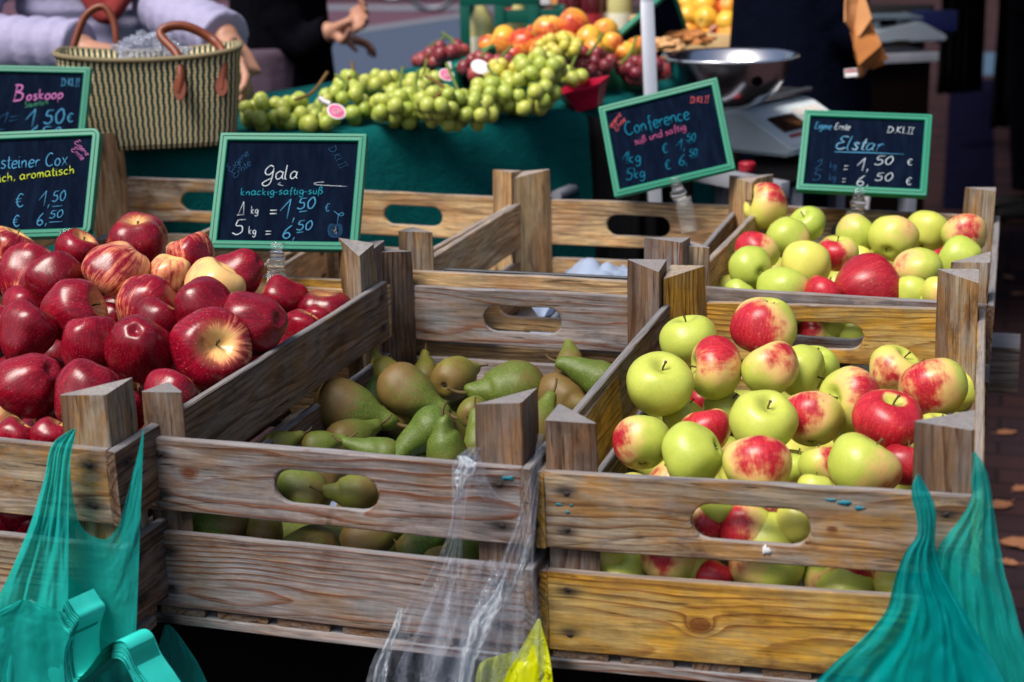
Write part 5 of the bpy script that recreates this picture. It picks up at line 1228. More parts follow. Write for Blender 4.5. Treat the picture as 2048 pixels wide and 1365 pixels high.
for a in [
 (1080, 140, 62, 42, 'g', 'pale green grapes heaped behind the right front bunch', [(1050, 200), (1085, 165), (1125, 120)], .16),
 (880, 205, 60, 35, 'g', 'green grapes in the middle rear of the heap', None, .13),
 (760, 170, 70, 30, 'g', 'green grapes at the back edge of the heap, left of the middle', [(800, 190), (800, 165), (806, 135)], .12),
 (700, 168, 36, 28, 'g', 'small high clump of green grapes at the far left of the back edge', None, .13),
 (560, 226, 84, 42, 'g', 'green grape bunch at the left end under a long green stem', [(590, 200), (625, 185), (655, 145)], .105),
 (690, 212, 66, 50, 'g', 'yellow green grape bunch bearing the pink tag', None, .11),
 (800, 218, 72, 46, 'g', 'green grape bunch between the pink tag and the middle', [(835, 195), (832, 165), (836, 142)], .11),
 (915, 222, 82, 44, 'g', 'large green grape bunch at the middle of the front edge', [(920, 190), (905, 155), (893, 128)], .11),
 (1050, 188, 72, 52, 'g', 'green grape bunch at the right of the front edge next to the red bowl', None, .12),
 (640, 240, 46, 24, 'g', 'small green clump filling the front under the white strap', None, .095),
 (850, 168, 46, 28, 'g', 'green grapes under the small red bunch at the back edge', None, .12),
 (985, 190, 50, 40, 'g', 'green grapes joining the middle bunch and the one at the bowl', None, .12),
 (1010, 145, 50, 28, 'y', 'small yellow grapes below the nectarines', None, .15),
 (1120, 95, 50, 30, 'y', 'small yellow green grapes beneath the orange apples', [(1175, 110), (1195, 85), (1206, 68)], .18),
 (865, 118, 42, 26, 'r', 'red grape bunch at the back left beside the dark board', None, .12),
 (900, 102, 40, 22, 'r', 'small red bunch rising behind the dark board in the grapes', None, .16),
 (1018, 128, 38, 22, 'r', 'small red bunch between the round white tag and the yellow grapes', None, .16),
 (960, 138, 46, 34, 'r', 'dark red grape bunch behind the dark board with a round white tag', None, .15),
 (1180, 128, 54, 38, 'r', 'red grape bunch on the right of the yellow grapes, behind the red bowl', [(1175, 190), (1185, 150), (1180, 120)], .14),
 (1285, 138, 58, 32, 'r', 'red grape bunch farthest right behind the grey pole', [(1240, 130), (1262, 105), (1272, 75)], .125),
]: bunch(*a[:6], stem=a[6], z=a[7], gr=(12.5 if a[4] == 'y' else 14.5 if a[4] == 'r' else 15.4))
# red punnet with grapes
RBOWL = plain('magenta_red_plastic', (.38, .006, .035), .35, .5, .15, 20)
P = at_z(1170, 208, .085); t = dep_of(P); s = t / FPX
pb = empty('red_bowl', P, 0, 'magenta red plastic bowl of green grapes at the table corner', 'bowl')
bm = bmesh.new(); lathe(bm, [(0, -.019), (.030, -.019), (.034, -.017), (.057, .026), (.0595, .027), (.0585, .024), (.034, -.012), (0, -.013)], 5)
o = bm_obj('bowl_shell', bm, RBOWL, pb, False, Matrix.Translation((0, 0, .010)) @ Matrix.Rotation(math.radians(-16), 4, CF) @ Matrix.Rotation(.5, 4, 'Z'))
bunch(1146, 152, 36, 20, 'g', 'green grapes lying in the magenta red bowl', None, .135, 15)
# tags and the small boards among the grapes
PINK = plain('pink_tag', (.62, .05, .20), .5, .4, .1, 40); WHITE = plain('white_tag', (.75, .72, .74), .5, .4, .05, 40)
def disc(bm, P, n, ax, ra, rb, seg=24, th=.0008):
    n = n.normalized(); a = (ax - n * ax.dot(n)).normalized(); b_ = n.cross(a)
    A = [bm.verts.new(P + a * (ra * math.cos(2 * PI * k / seg)) + b_ * (rb * math.sin(2 * PI * k / seg))) for k in range(seg)]; B_ = [bm.verts.new(v.co - n * th) for v in A]
    bm.faces.new(A); bm.faces.new(B_[::-1])
    for k in range(seg): bm.faces.new((A[k], B_[k], B_[(k + 1) % seg], A[(k + 1) % seg]))
def taggy(u, v, r, d, lab, strap=None, col=PINK, rim=WHITE):
    P = at_d(u, v, d); s = d / FPX; root = empty('grape_tag', P, 0, lab, 'tag', 'round paper tags on the grapes'); n = -CF + CU * .3
    bm = bmesh.new(); disc(bm, Vector(), n, CR + CU * -.6, r * s, r * s * .78); bm_obj('tag_back', bm, rim, root)
    bm = bmesh.new(); disc(bm, n.normalized() * .0012, n, CR + CU * -.6, r * s * .84, r * s * .64); bm_obj('tag_face', bm, col, root)
    if col is PINK:
        bm = bmesh.new(); nn = n.normalized(); a = (CR - nn * CR.dot(nn)).normalized(); b_ = nn.cross(a)
        tube(bm, [nn * .0022 + a * (r * s * .5 * q / 26 * math.cos(q * .5)) + b_ * (r * s * .42 * q / 26 * math.sin(q * .5)) for q in range(6, 27)], .0006, 5); bm_obj('swirl', bm, WHITE, root)
    if strap: tube_obj('strap', [at_d(x, y, d + .01) - P for x, y in strap], (.0045), WHITE, root, 6)
taggy(673, 223, 20, 2.72, 'round pink tag with a white swirl on a white strap among the green grapes', [(660, 208), (648, 203), (638, 196)])
taggy(893, 150, 16, 3.0, 'small pink tag beside the dark board in the grapes', [(900, 138), (898, 125)])
taggy(960, 134, 19, 3.02, 'round white tag on the dark red grapes', None, WHITE)
def back_board(px, d, lab, w_, h_, th=.006):
    (u0, v0), (u1, v1) = px; A = at_d(u0, v0, d); B_ = at_d(u1, v1, d + .03); ax = (B_ - A); L = ax.length; ax.normalize(); dn = (Vector((0, 0, -1)) + CF * .6); dn = (dn - ax * dn.dot(ax)).normalized(); nn = ax.cross(dn)
    root = empty('price_board', A, 0, lab, 'price sign', 'green framed price boards seen edge on'); M = Matrix((ax, dn, nn)).transposed().to_4x4()
    bm = bmesh.new(); add_box(bm, 0, L, 0, .010, -.006, .006, .0015); add_box(bm, 0, L, h_ - .010, h_, -.006, .006, .0015); add_box(bm, .0, .010, .0102, h_ - .0102, -.006, .006, .0015); add_box(bm, L - .010, L, .0102, h_ - .0102, -.006, .006, .0015)
    auto(bm_obj('frame', bm, GREEN_PL, root, True, M), 30); bm = bmesh.new(); add_box(bm, .0102, L - .0102, .0102, h_ - .0102, -.003, .003); bm_obj('slate', bm, SLATE, root, False, M); return root
back_board([(908, 132), (988, 90)], 3.15, 'dark price board with green edge leaning in the red grapes', 0, .07)
back_board([(1222, 80), (1345, -28)], 3.5, 'green edged price board leaning diagonally left of the grey pole', 0, .16)
# ------------------------------------------------------------------ nectarines, orange apples behind the grapes
AP_O = apple_mat('orange_fruit_skin', (.80, .46, .05), (.85, .38, .04), (.82, .22, .05), (.50, .022, .012), (.66, .07, .02), 'g'); OM = [apple_mesh(300 + k, .93, .05, .01, .2) for k in range(4)]
for me in OM: me.materials.append(AP_O); me.name = 'nectarine'
rnd = random.Random(17)
for u, v, r, d, am, lab in [
 (1098, 62, 31, 3.45, .55, 'big orange fruit with a red left side at the top of the pile'), (1146, 54, 34, 3.45, .75, 'largest red orange fruit beside the white post'), (1048, 90, 32, 3.35, .72, 'orange red fruit in front of the green bottle crate'),
 (1008, 84, 30, 3.4, .5, 'yellow orange fruit at the left end of the pile'), (1085, 100, 27, 3.3, .8, 'red fruit low in the middle of the pile'), (1030, 112, 24, 3.28, .85, 'dark red fruit just above the yellow grapes'), (1130, 90, 28, 3.3, .8, 'red fruit beneath the largest one'),
 (1178, 78, 26, 3.35, .35, 'yellow fruit with red streaks right of the largest one'), (1210, 62, 25, 3.5, .45, 'orange fruit half behind the diagonal board'), (1188, 100, 22, 3.28, .4, 'yellow orange fruit above the red grapes'), (1225, 88, 22, 3.4, .6, 'orange fruit under the diagonal board'),
 (1250, 105, 22, 3.4, .5, 'peach coloured fruit left of the grey pole'), (1275, 92, 20, 3.5, .5, 'peach coloured fruit behind the grey pole'), (978, 92, 22, 3.45, .55, 'small orange fruit at the far left of the pile'), (1065, 74, 22, 3.6, .9, 'dark red fruit behind the big orange pair')]:
    put_apple(dict(u=u, v=v, r=r, t=d, ax=(rnd.uniform(0, 180), rnd.uniform(-30, 40)), bl=(rnd.uniform(90, 270), 30), am=am * .72, ye=rnd.random()), OM, SM, CG, lab, 'orange fruit behind the grapes', 'nectarine')
# support for them: low tray
tray = at_d(1110, 120, 3.42)
sub_t = box_obj('fruit_tray', -.16, .22, -.10, .2, 0, .05, plain('green_tray_plastic', (.01, .12, .06), .5, .4), None, .006); sub_t.location = (tray.x - .02, tray.y, tz + .002); sub_t.rotation_euler = (0, 0, .3); tag(sub_t, 'low green tray under the orange fruit behind the grapes', 'tray')
# ------------------------------------------------------------------ second table: crate of orange produce, bottles, green bottle crates
t2 = empty('market_table', (-.15, 4.3, 0), 0, 'dark table behind the grapes carrying bottles and the orange produce crate', 'table')
z2 = ZT + .02
box_obj('table_top', -.75, .62, -.62, .75, z2 - .03, z2, DKWOOD, t2, .003)
for x in (-.7, .57):
    for y in (-.57, .7): box_obj('leg', x - .025, x + .025, y - .025, y + .025, 0, z2 - .031, DKWOOD, t2, .002)
P = at_d(1440, 62, 3.95); cw, cd = .34, .30
oc = empty('fruit_crate', (P.x - .02, P.y + .1, z2 + .0), -.35, 'sunlit pale crate heaped with orange produce left of the vendor', 'crate', 'wooden fruit crates on the stall')
LW = plain('pale_crate_wood', (.60, .40, .20), .7, .2, .2, 30)
h0 = P.z - z2
for x0, x1, y0, y1 in ((-cw / 2, cw / 2, -cd / 2 - .009, -cd / 2), (-cw / 2, cw / 2, cd / 2, cd / 2 + .009), (-cw / 2 - .009, -cw / 2, -cd / 2, cd / 2), (cw / 2, cw / 2 + .009, -cd / 2, cd / 2)):
    for za, zb_ in ((0, h0 * .45), (h0 * .55, h0)): box_obj('side_plank', x0, x1, y0, y1, za, zb_, LW, oc, .001)
for sx in (-1, 1):
    for sy in (-1, 1): box_obj('corner_post', sx * (cw / 2 - .018) - .017, sx * (cw / 2 - .018) + .017, sy * (cd / 2 - .018) - .017, sy * (cd / 2 - .018) + .017, 0, h0 + .035, LW, oc, .001)
box_obj('bottom_board', -cw / 2, cw / 2, -cd / 2, cd / 2, .001, .012, LW, oc)
rnd = random.Random(23); k = 0
names = ['glowing orange', 'yellow', 'red orange', 'dark red', 'amber']
for j in range(5):
    for i in range(6):
        x = -cw / 2 + .035 + i * .056 + (.02 if j % 2 else 0); y = -cd / 2 + .035 + j * .056
        if x > cw / 2 - .02: continue
        for lay in (0, 1):
            if lay and (i in (0, 5) and j == 0): continue
            o = link('apple', rnd.choice(OM)); o.matrix_world = Matrix.Translation(oc.location) @ Matrix.Rotation(-.35, 4, 'Z') @ Matrix.Translation((x + rnd.uniform(-.008, .008), y, h0 - .01 + lay * .045 + .020 * j * lay + rnd.uniform(-.01, .01))) @ Matrix.Rotation(rnd.uniform(0, 6), 4, 'X') @ Matrix.Rotation(rnd.uniform(0, 6), 4, 'Z') @ Matrix.Scale(rnd.uniform(.027, .032), 4)
            o.color = (rnd.random(), rnd.random(), 0, 1); tag(o, 'small orange red fruit heaped in the sunlit pale crate', 'fruit', 'fruit in the sunlit pale crate')  # the heap's warm light is put into its saturated orange skin
KRAFT = plain('brown_kraft_paper', (.42, .17, .055), .8, .2, .25, 30)
def paper_lump(name, c0, sx, sy, sz, lab, mat, cat, seed, rz=0):
    bm = bmesh.new(); bmesh.ops.create_icosphere(bm, subdivisions=4, radius=1); so = seed * 7.3
    for v in bm.verts:
        p = v.co.copy(); q = p * 1.5 + Vector((so, 0, 0)); f = 1 + .35 * abs(noise.noise(q)) * 2 - .3 + .18 * (abs(noise.noise(q * 2.6)) - .3)
        v.co = Vector((p.x * sx, p.y * sy, max(-.55, p.z) * sz)) * f
    o = bm_obj(name, bm, mat, None, False); o.location = c0; o.rotation_euler = (0, 0, rz); return tag(o, lab, cat)
paper_lump('paper_wrap', at_d(1375, 78, 3.6), .06, .05, .024, 'crumpled brown wrapping paper between the grey pole and the steel bowl', KRAFT, 'paper', 2)
paper_lump('paper_wrap', at_d(1330, 92, 3.5), .04, .04, .018, 'small tan paper scrap behind the grey pole', plain('tan_paper', (.60, .34, .16), .8, .2, .2, 30), 'paper', 4)
def crate_plastic(P, w, d, h, lab, rz=.25):
    r = empty('bottle_crate', P, rz, lab, 'bottle crate', 'green plastic bottle crates'); G2 = bpy.data.materials.get('dark_green_crate') or plain('dark_green_crate', (.0, .085, .060), .45, .4, .15, 20)
    bm = bmesh.new(); T_ = .012
    for y in (-d / 2, d / 2 - T_):
        add_box(bm, -w / 2, w / 2, y, y + T_, 0, h * .3, .002); add_box(bm, -w / 2, w / 2, y, y + T_, h * .82, h, .002)
        for x in (-w / 2, -.012, w / 2 - .024): add_box(bm, x, x + .024, y, y + T_, h * .301, h * .819, .001)
    for x in (-w / 2, w / 2 - T_):
        add_box(bm, x, x + T_, -d / 2 + T_ + .001, d / 2 - T_ - .001, 0, h * .3, .002); add_box(bm, x, x + T_, -d / 2 + T_ + .001, d / 2 - T_ - .001, h * .82, h, .002)
    add_box(bm, -w / 2 + T_ + .001, w / 2 - T_ - .001, -d / 2 + T_ + .001, d / 2 - T_ - .001, .002, .012); auto(bm_obj('shell', bm, G2, r, True), 30); return r
GLJ = plain('pale_juice_glass', (.55, .50, .22), .15, .5, .2, 20); LAB = plain('cream_label', (.70, .66, .52), .6, .3, .1, 40); GLR = plain('dark_red_bottle', (.09, .008, .015), .12, .6, .3, 20); CAP = plain('red_cap', (.35, .02, .03), .4, .4)
BLUEL = plain('blue_label', (.02, .06, .35), .5, .4); BRN = plain('amber_bottle', (.16, .07, .02), .12, .6, .3, 20)
def bottle(P, r, h, body, lab_m, label, cap=CAP, group='bottles behind the fruit'):
    R = empty('bottle', P, 0, label, 'bottle', group); bm = bmesh.new(); lathe(bm, [(0, 0), (r * .9, 0), (r, r * .15), (r, h * .56), (r * .85, h * .66), (r * .40, h * .80), (r * .36, h * .93), (0, h * .93)], 20); auto(bm_obj('glass', bm, body, R, True), 50)
    bm = bmesh.new(); lathe(bm, [(r * 1.01, h * .16), (r * 1.02, h * .165), (r * 1.02, h * .46), (r * 1.01, h * .465)], 20); bm_obj('label', bm, lab_m, R, True)
    bm = bmesh.new(); lathe(bm, [(0, h), (r * .38, h), (r * .42, h * .985), (r * .42, h * .935), (r * .37, h * .931)], 14); auto(bm_obj('cap', bm, cap, R, True), 40); return R
for u, vb, w, hpx, d, lab in [(1003, 80, .115, 110, 4.0, 'tall green plastic crate of juice bottles at the left'), (1062, 76, .10, 62, 4.0, 'lower green plastic crate of bottles beside the white post')]:
    P = at_d(u, vb, d); s = d / FPX; P.z = z2 + .001; hh = (at_d(u, vb - hpx, d).z - z2); crate_plastic(P, .19 if w > .11 else .17, .16, hh, lab)
    for i, x in enumerate((-.045, .045)): bottle((P.x + x, P.y - .02 + .02 * i, z2 + .014), .032, hh * .92, GLJ, LAB, ('pale juice bottle at the left of the ' if i == 0 else 'pale juice bottle at the right of the ') + ('tall green crate' if w > .11 else 'lower green crate'), CAP, 'juice bottles in the green crates')
for i, (u, lm, bd, lab) in enumerate([(1140, CAP, GLR, 'dark red bottle right of the orange lit post'), (1160, BLUEL, GLR, 'dark bottle with a blue label'), (1182, CAP, GLR, 'dark bottle right of the blue labelled one'), (1205, LAB, GLR, 'dark red bottle with a small pale label'), (1240, LAB, GLJ, 'yellowish bottle with a cream label left of the diagonal board'), (1224, CAP, BRN, 'amber bottle behind the yellowish one')]):
    P = at_d(u, 30, 4.25 + .03 * (i % 2)); bottle((P.x, P.y, z2 + .001), .034, .30, bd, lm, lab)
ps = empty('stall_post', (at_d(1098, 20, 4.35).x, at_d(1098, 20, 4.35).y, 0), -.3, 'white painted stall post with warm light painted orange on one side', 'post')
box_obj('post_board', -.034, .016, -.02, .02, 0, 2.3, plain('white_post_paint', (.52, .50, .55), .6, .3, .1, 20), ps, .002); box_obj('post_board', .0165, .042, -.016, .02, 0, 2.3, plain('orange_lit_side', (.62, .26, .08), .7, .2, .2, 15), ps, .002)  # orange board stands for warm light on that side of the post
# grey pole of the scale's display
P = at_d(1302, 215, 3.0); Q = at_d(1284, -5, 3.0); bm = bmesh.new(); up = (Q - P).normalized(); a, b_ = CR, up.cross(CR).normalized()
pr = empty('display_pole', P, 0, 'grey metal pole with a box head rising behind the tilted board', 'pole'); ALU = plain('grey_aluminium', (.48, .50, .56), .4, .5, .1, 30, .6)
M = Matrix((CR, -b_, up)).transposed().to_4x4(); L = (Q - P).length
bm = bmesh.new(); add_box(bm, -.0125, .0125, -.010, .010, -.18, L, .002); add_box(bm, -.004, .004, -.0135, -.0102, -.18, L, .001); auto(bm_obj('pole', bm, ALU, pr, True, M), 30)
bm = bmesh.new(); add_box(bm, -.026, .024, -.02, .02, L + .001, L + .045, .005); auto(bm_obj('display_head', bm, plain('white_plastic', (.62, .62, .66), .45, .4, .08, 20), pr, True, M), 30)
# ------------------------------------------------------------------ weighing counter with scale and steel bowl
ct = empty('weighing_counter', (.33, 2.1, 0), 0, 'metal edged counter carrying the scale', 'counter')
GREYM = plain('worn_grey_metal', (.27, .28, .33), .5, .4, .35, 25, .1); ax = Vector((.868, -.497, 0)); ay = Vector((.497, .868, 0)); zc = -.035
A = at_z(1461, 346, zc); B_ = at_z(1600, 373, zc); ax = Vector((B_.x - A.x, B_.y - A.y, 0)).normalized(); ay = Vector((-ax.y, ax.x, 0)); M = Matrix((ax, ay, Vector((0, 0, 1)))).transposed().to_4x4(); M.translation = A; Mi = Matrix.Translation(-Vector(ct.location))
box_obj('front_rail', -.12, .135, 0, .022, -.030, 0, GREYM, ct, .002, Mi @ M); box_obj('counter_top', -.115, .12, .0225, .40, -.016, -.004, DARKP, ct, .002, Mi @ M)
for x in (-.10, .09):
    for y in (.05, .36): box_obj('leg', x, x + .025, y, y + .025, -(ZT + zc) + .001, -.0165, GREYM, ct, .001, Mi @ M)
tube_obj('lower_rail', [at_z(1112, 392, -.07), at_z(1225, 342, -.07)], .011, GREYM, None, 8); bpy.context.scene.objects['lower_rail'].name = 'metal_rail'; tag(bpy.data.objects['metal_rail'], 'grey metal rail slanting up behind the paper filled crate', 'rail')
bm = bmesh.new(); lathe(bm, [(0, 0), (.015, 0), (.016, .002), (.016, .014), (.015, .015), (.013, .017), (0, .017)], 20); o = auto(bm_obj('red_tin', bm, plain('red_tin_paint', (.30, .006, .02), .4, .5), None, True), 40); o.location = at_z(1494, 342, -.034); tag(o, 'red tin under the scale', 'tin')
def scale_thing(P, rz, s, lab):
    r = empty('weighing_scale', P, rz, lab, 'scale', 'weighing scales'); r.scale = (s, s, s)
    SH = bpy.data.materials.get('scale_plastic') or plain('scale_plastic', (.62, .70, .74), .35, .45, .08, 20)
    bm = bmesh.new(); pr_ = [(-.16, .012), (.165, .012), (.172, .02), (.172, .034), (.055, .098), (.03, .100), (-.10, .072), (-.16, .060)]
    A = [bm.verts.new((x, -.135, z)) for x, z in pr_]; B2 = [bm.verts.new((x, .135, z)) for x, z in pr_]; bm.faces.new(A[::-1]); bm.faces.new(B2)
    for i in range(len(pr_)): bm.faces.new((A[i], A[(i + 1) % 8], B2[(i + 1) % 8], B2[i]))
    bmesh.ops.bevel(bm, geom=bm.edges[:], offset=.006, segments=3, affect='EDGES'); auto(bm_obj('housing', bm, SH, r, True), 30)
    sl_ = Vector((.117, 0, -.064)).normalized(); nn = Vector((.064, 0, .117)).normalized(); M = Matrix((Vector((0, 1, 0)), sl_, -nn)).transposed().to_4x4(); M.translation = Vector((.114, 0, .0665)) + nn * .0005
    M2 = Matrix((Vector((0, 1, 0)), -sl_, nn)).transposed().to_4x4(); M2.translation = M.translation
    box_obj('display', -.10, -.005, -.022, .028, 0, .004, plain('display_glass', (.035, .015, .012), .2, .5), r, .001, M2)
    KP = bpy.data.materials.get('keypad_plastic') or plain('keypad_plastic', (.62, .58, .54), .5, .4, .05)
    for i in range(4):
        for j in range(3): box_obj('key', .010 + i * .026, .033 + i * .026, -.045 + j * .030, -.018 + j * .030, 0, .0025, KP, r, .0008, M2)
    box_obj('warning_strip', -.10, -.02, -.040, -.032, 0, .002, CAP, r, .0005, M2)
    bm = bmesh.new(); add_box(bm, -.165, .045, -.125, .125, .112, .118, .002); add_box(bm, .0455, .060, -.125, .125, .112, .122, .002); auto(bm_obj('platform', bm, STEEL, r, True), 30)
    box_obj('platform_stem', -.09, -.03, -.03, .03, .070, .1115, DARKP, r)
    for x in (-.14, .14):
        for y in (-.11, .11):
            bm = bmesh.new(); lathe(bm, [(0, 0), (.014, 0), (.014, .011), (0, .011)], 12); bm_obj('foot', bm, DARKP, r, True, Matrix.Translation((x, y, .0005)))
    return r
SP = at_z(1512, 296, -.039); sc_ = scale_thing(SP, -.42, .95, 'pale scale with keypad under the steel bowl')
BOWL = plain('polished_steel', (.72, .72, .75), .20, .5, .06, 30, 1.0)
bz = SP.z + .118 * .95 + .001; P = at_z(1458, 215, bz - ZT); t = dep_of(P); R = 137 * t / FPX
br_ = empty('steel_bowl', P, 0, 'polished steel bowl standing on the scale', 'bowl'); H = .098
bm = bmesh.new(); lathe(bm, [(0, .001), (R * .30, .001), (R * .50, .012), (R * .70, .034), (R * .83, .062), (R * .90, H - .003), (R * .99, H), (R, H - .0025), (R * 1.005, H - .001), (R * .99, H + .0025), (R * .885, H - .001), (R * .81, .063), (R * .68, .036), (R * .48, .014), (0, .004)], 64); auto(bm_obj('bowl_shell', bm, BOWL, br_, True), 60)
q = at_d(1507, 149, t - R * .80); bm = bmesh.new(); nrm = Vector((q.x - P.x, q.y - P.y, -.02)).normalized(); 
rr0 = math.hypot(q.x - P.x, q.y - P.y); disc(bm, Vector((0, 0, 0)), nrm, CR, .011, .0085); o = bm_obj('round_sticker', bm, DARKP, br_)
dirv = Vector((q.x - P.x, q.y - P.y, 0)).normalized(); o.location = dirv * (R * .83 + .002) + Vector((0, 0, .060))
# far counter with a second scale
A = at_z(1735, 112, .0); B_ = at_z(1872, 106, .0); C_ = at_z(1905, 48, .0)
fc = empty('far_counter', (A.x, A.y, 0), 0, 'dark counter with a white front edge behind the vendor', 'counter'); fx = Vector((B_.x - A.x, B_.y - A.y, 0)); fL = fx.length; fx.normalize(); fy = Vector((-fx.y, fx.x, 0)); M = Matrix((fx, fy, Vector((0, 0, 1)))).transposed().to_4x4(); M.translation = (0, 0, ZT)
box_obj('front_edge', -.25, fL, -.02, 0, -.022, .004, plain('white_edge_metal', (.50, .50, .55), .5, .4, .25, 14), fc, .002, M); box_obj('counter_top', -.25, fL, .0005, .95, -.02, .002, plain('grey_counter_top', (.035, .035, .045), .6, .2, .2), fc, .001, M)
box_obj('counter_panel', -.24, fL - .01, .01, .94, -ZT + .01, -.0205, plain('dark_brown_panel', (.008, .005, .004), 1.0, .0, .4, 8), fc, .002, M)
s2 = scale_thing(at_z(1800, 84, .006), math.atan2(fx.y, fx.x) - .1, .66, 'second pale scale on the dark counter behind the vendor')
bx = box_obj('carton', -.07, .07, -.05, .05, 0, .06, plain('blue_carton', (.012, .02, .12), .6, .3), None, .002); bx.location = at_z(1868, 60, .004); tag(bx, 'dark blue carton behind the second scale', 'box')
# strip of white leg under the vendor's counter
lp = box_obj('table_leg', -.016, .016, -.012, .012, 0, ZT - .06, plain('white_leg_paint', (.45, .43, .50), .6, .3, .1), None, .002); Q = at_d(1688, 205, 3.6); lp.location = (Q.x, Q.y, 0); lp.rotation_euler = (0, math.radians(4), 0); lp.name = 'stall_strut'; tag(lp, 'slanting pale strut beside the vendor', 'strut')
# parked bicycles far behind
TYRE = plain('bicycle_tyre', (.02, .022, .026), .7, .3); RIM = plain('bicycle_metal', (.22, .26, .32), .35, .5, .2, 30, .7); FRM = plain('bicycle_frame', (.03, .05, .10), .4, .5)
def bicycle(P, rz, lab):
    r = empty('bicycle', P, rz, lab, 'bicycle', 'bicycles parked across the street')
    for x in (-.53, .53):
        w = bpy.data.objects.new('wheel', None); COL.objects.link(w); w.parent = r; w.location = (x, 0, .345)
        for nm, ra, rb, mt in (('tyre', .325, .019, TYRE), ('rim', .300, .011, RIM)):
            bm = bmesh.new(); pts = [(ra * math.cos(2 * PI * k / 48), 0, ra * math.sin(2 * PI * k / 48)) for k in range(49)]; tube(bm, pts, rb, 8, False); bm_obj(nm, bm, mt, w, True)
        bm = bmesh.new()
        for k in range(14): a = 2 * PI * k / 14; tube(bm, [(0, .01, 0), (.298 * math.cos(a), 0, .298 * math.sin(a))], .0016, 4)
        tube(bm, [(0, -.05, 0), (0, .05, 0)], .02, 8); bm_obj('spokes', bm, RIM, w, True)
    bm = bmesh.new(); J = dict(r=(-.53, 0, .345), b=(-.08, 0, .29), s=(-.22, 0, .80), h=(.36, 0, .82), f=(.53, 0, .345), h2=(.33, 0, .95))
    for a, b2 in ('rb', 'rs', 'bs', 'sh', 'bh', 'hf'): tube(bm, [J[a], J[b2]], .016, 8)
    tube(bm, [J['h'], J['h2']], .014, 8); bm_obj('frame', bm, FRM, r, True)
    tube_obj('handlebar', crom([(.22, -.28, .98), (.34, -.12, .97), (.34, .12, .97), (.22, .28, .98)], 5), .012, RIM, r, 8)
    bm = bmesh.new(); lathe(bm, [(0, .05), (.06, .045), (.09, .02), (.07, 0), (0, 0)], 14); bm_obj('saddle', bm, TYRE, r, True, Matrix.Translation((-.24, 0, .86)) @ Matrix.Diagonal((1.5, .9, 1, 1)))
    tube_obj('crank', [(-.08, -.10, .29), (-.08, -.08, .29), (.09, -.08, .27)], .010, RIM, r, 6); return r
P = at_z(873, 24, -ZT); bicycle((P.x + .5, P.y, .001), .12, 'bicycle whose wheel shows at the top edge above the road')
P = at_z(752, 13, -ZT); bicycle((P.x - .55, P.y + .6, .001), .0, 'bicycle farther left, only the bottom of its wheel in view')

# black sheets added to darken the far right background
for (u0, u1), lab in [((1880, 1962), 'black sheet added for the dark background at far right'), ((1992, 2120), 'second added black sheet at the right edge, beyond the paving')]:
    A, B_ = at_d(u0, 60, 8.2), at_d(u1, 60, 8.3); tarp([(A.x, A.y), (B_.x, B_.y)], 2.4, .30 if u0 < 1900 else .12, lab, DARKP, 'dark_backdrop', 'backdrop', .03, .004)

aw = empty('added_shade_roof', (1.9, 5.8, 2.25), 0, 'dark awning roof added out of view to shade the stall behind', 'added_shade_roof')  # unseen roof added to darken the right background
V = []; F = []
for j in range(21):
    for i in range(25): V.append((-2.1 + 4.2 * i / 24, -3.3 + 6.6 * j / 20, .05 * math.sin(i * 1.1) * .4 - .02 * abs(math.sin(j * .9)) + .12 * (1 - abs(j - 10) / 10)))
for j in range(20):
    for i in range(24): F.append((j * 25 + i, j * 25 + i + 1, (j + 1) * 25 + i + 1, (j + 1) * 25 + i))
o = mesh('added_roof_canvas', V, F, plain('dark_green_added_roof', (.012, .03, .022), .9, .1), True, aw)
for x in (-2.06, 2.06):
    for y in (-3.2, 3.2): tube_obj('pole', [(x, y, -2.25 if (x > 0 and y > 0) or True and x > 0 else -.1), (x, y, .0)], .02, GREYM, aw, 8)
# ------------------------------------------------------------------ people and basket
def remeshed(name, bm, mat, parent, vox=.007, smooth=4):
    me = bpy.data.meshes.new(name); bmesh.ops.recalc_face_normals(bm, faces=bm.faces[:]); bm.to_mesh(me); bm.free(); o = bpy.data.objects.new(name, me); COL.objects.link(o)
    r = o.modifiers.new('r', 'REMESH'); r.mode = 'VOXEL'; r.voxel_size = vox; s = o.modifiers.new('s', 'SMOOTH'); s.iterations = smooth; s.factor = .5
    dg = bpy.context.evaluated_depsgraph_get(); n = bpy.data.meshes.new_from_object(o.evaluated_get(dg)); o.modifiers.clear(); o.data = n; n.name = name
    n.materials.clear(); n.materials.append(mat); n.polygons.foreach_set('use_smooth', [True] * len(n.polygons))
    M = Matrix.Translation(-Vector(parent.location))
    for v in n.vertices: v.co = M @ v.co
    o.parent = parent; return o
def ell(bm, c, r, M=None, seg=20):
    res = bmesh.ops.create_uvsphere(bm, u_segments=seg, v_segments=seg // 2 + 2, radius=1)
    for v in res['verts']:
        p = Vector((v.co.x * r[0], v.co.y * r[1], v.co.z * r[2])); v.co = (M @ p if M is not None else p) + Vector(c)
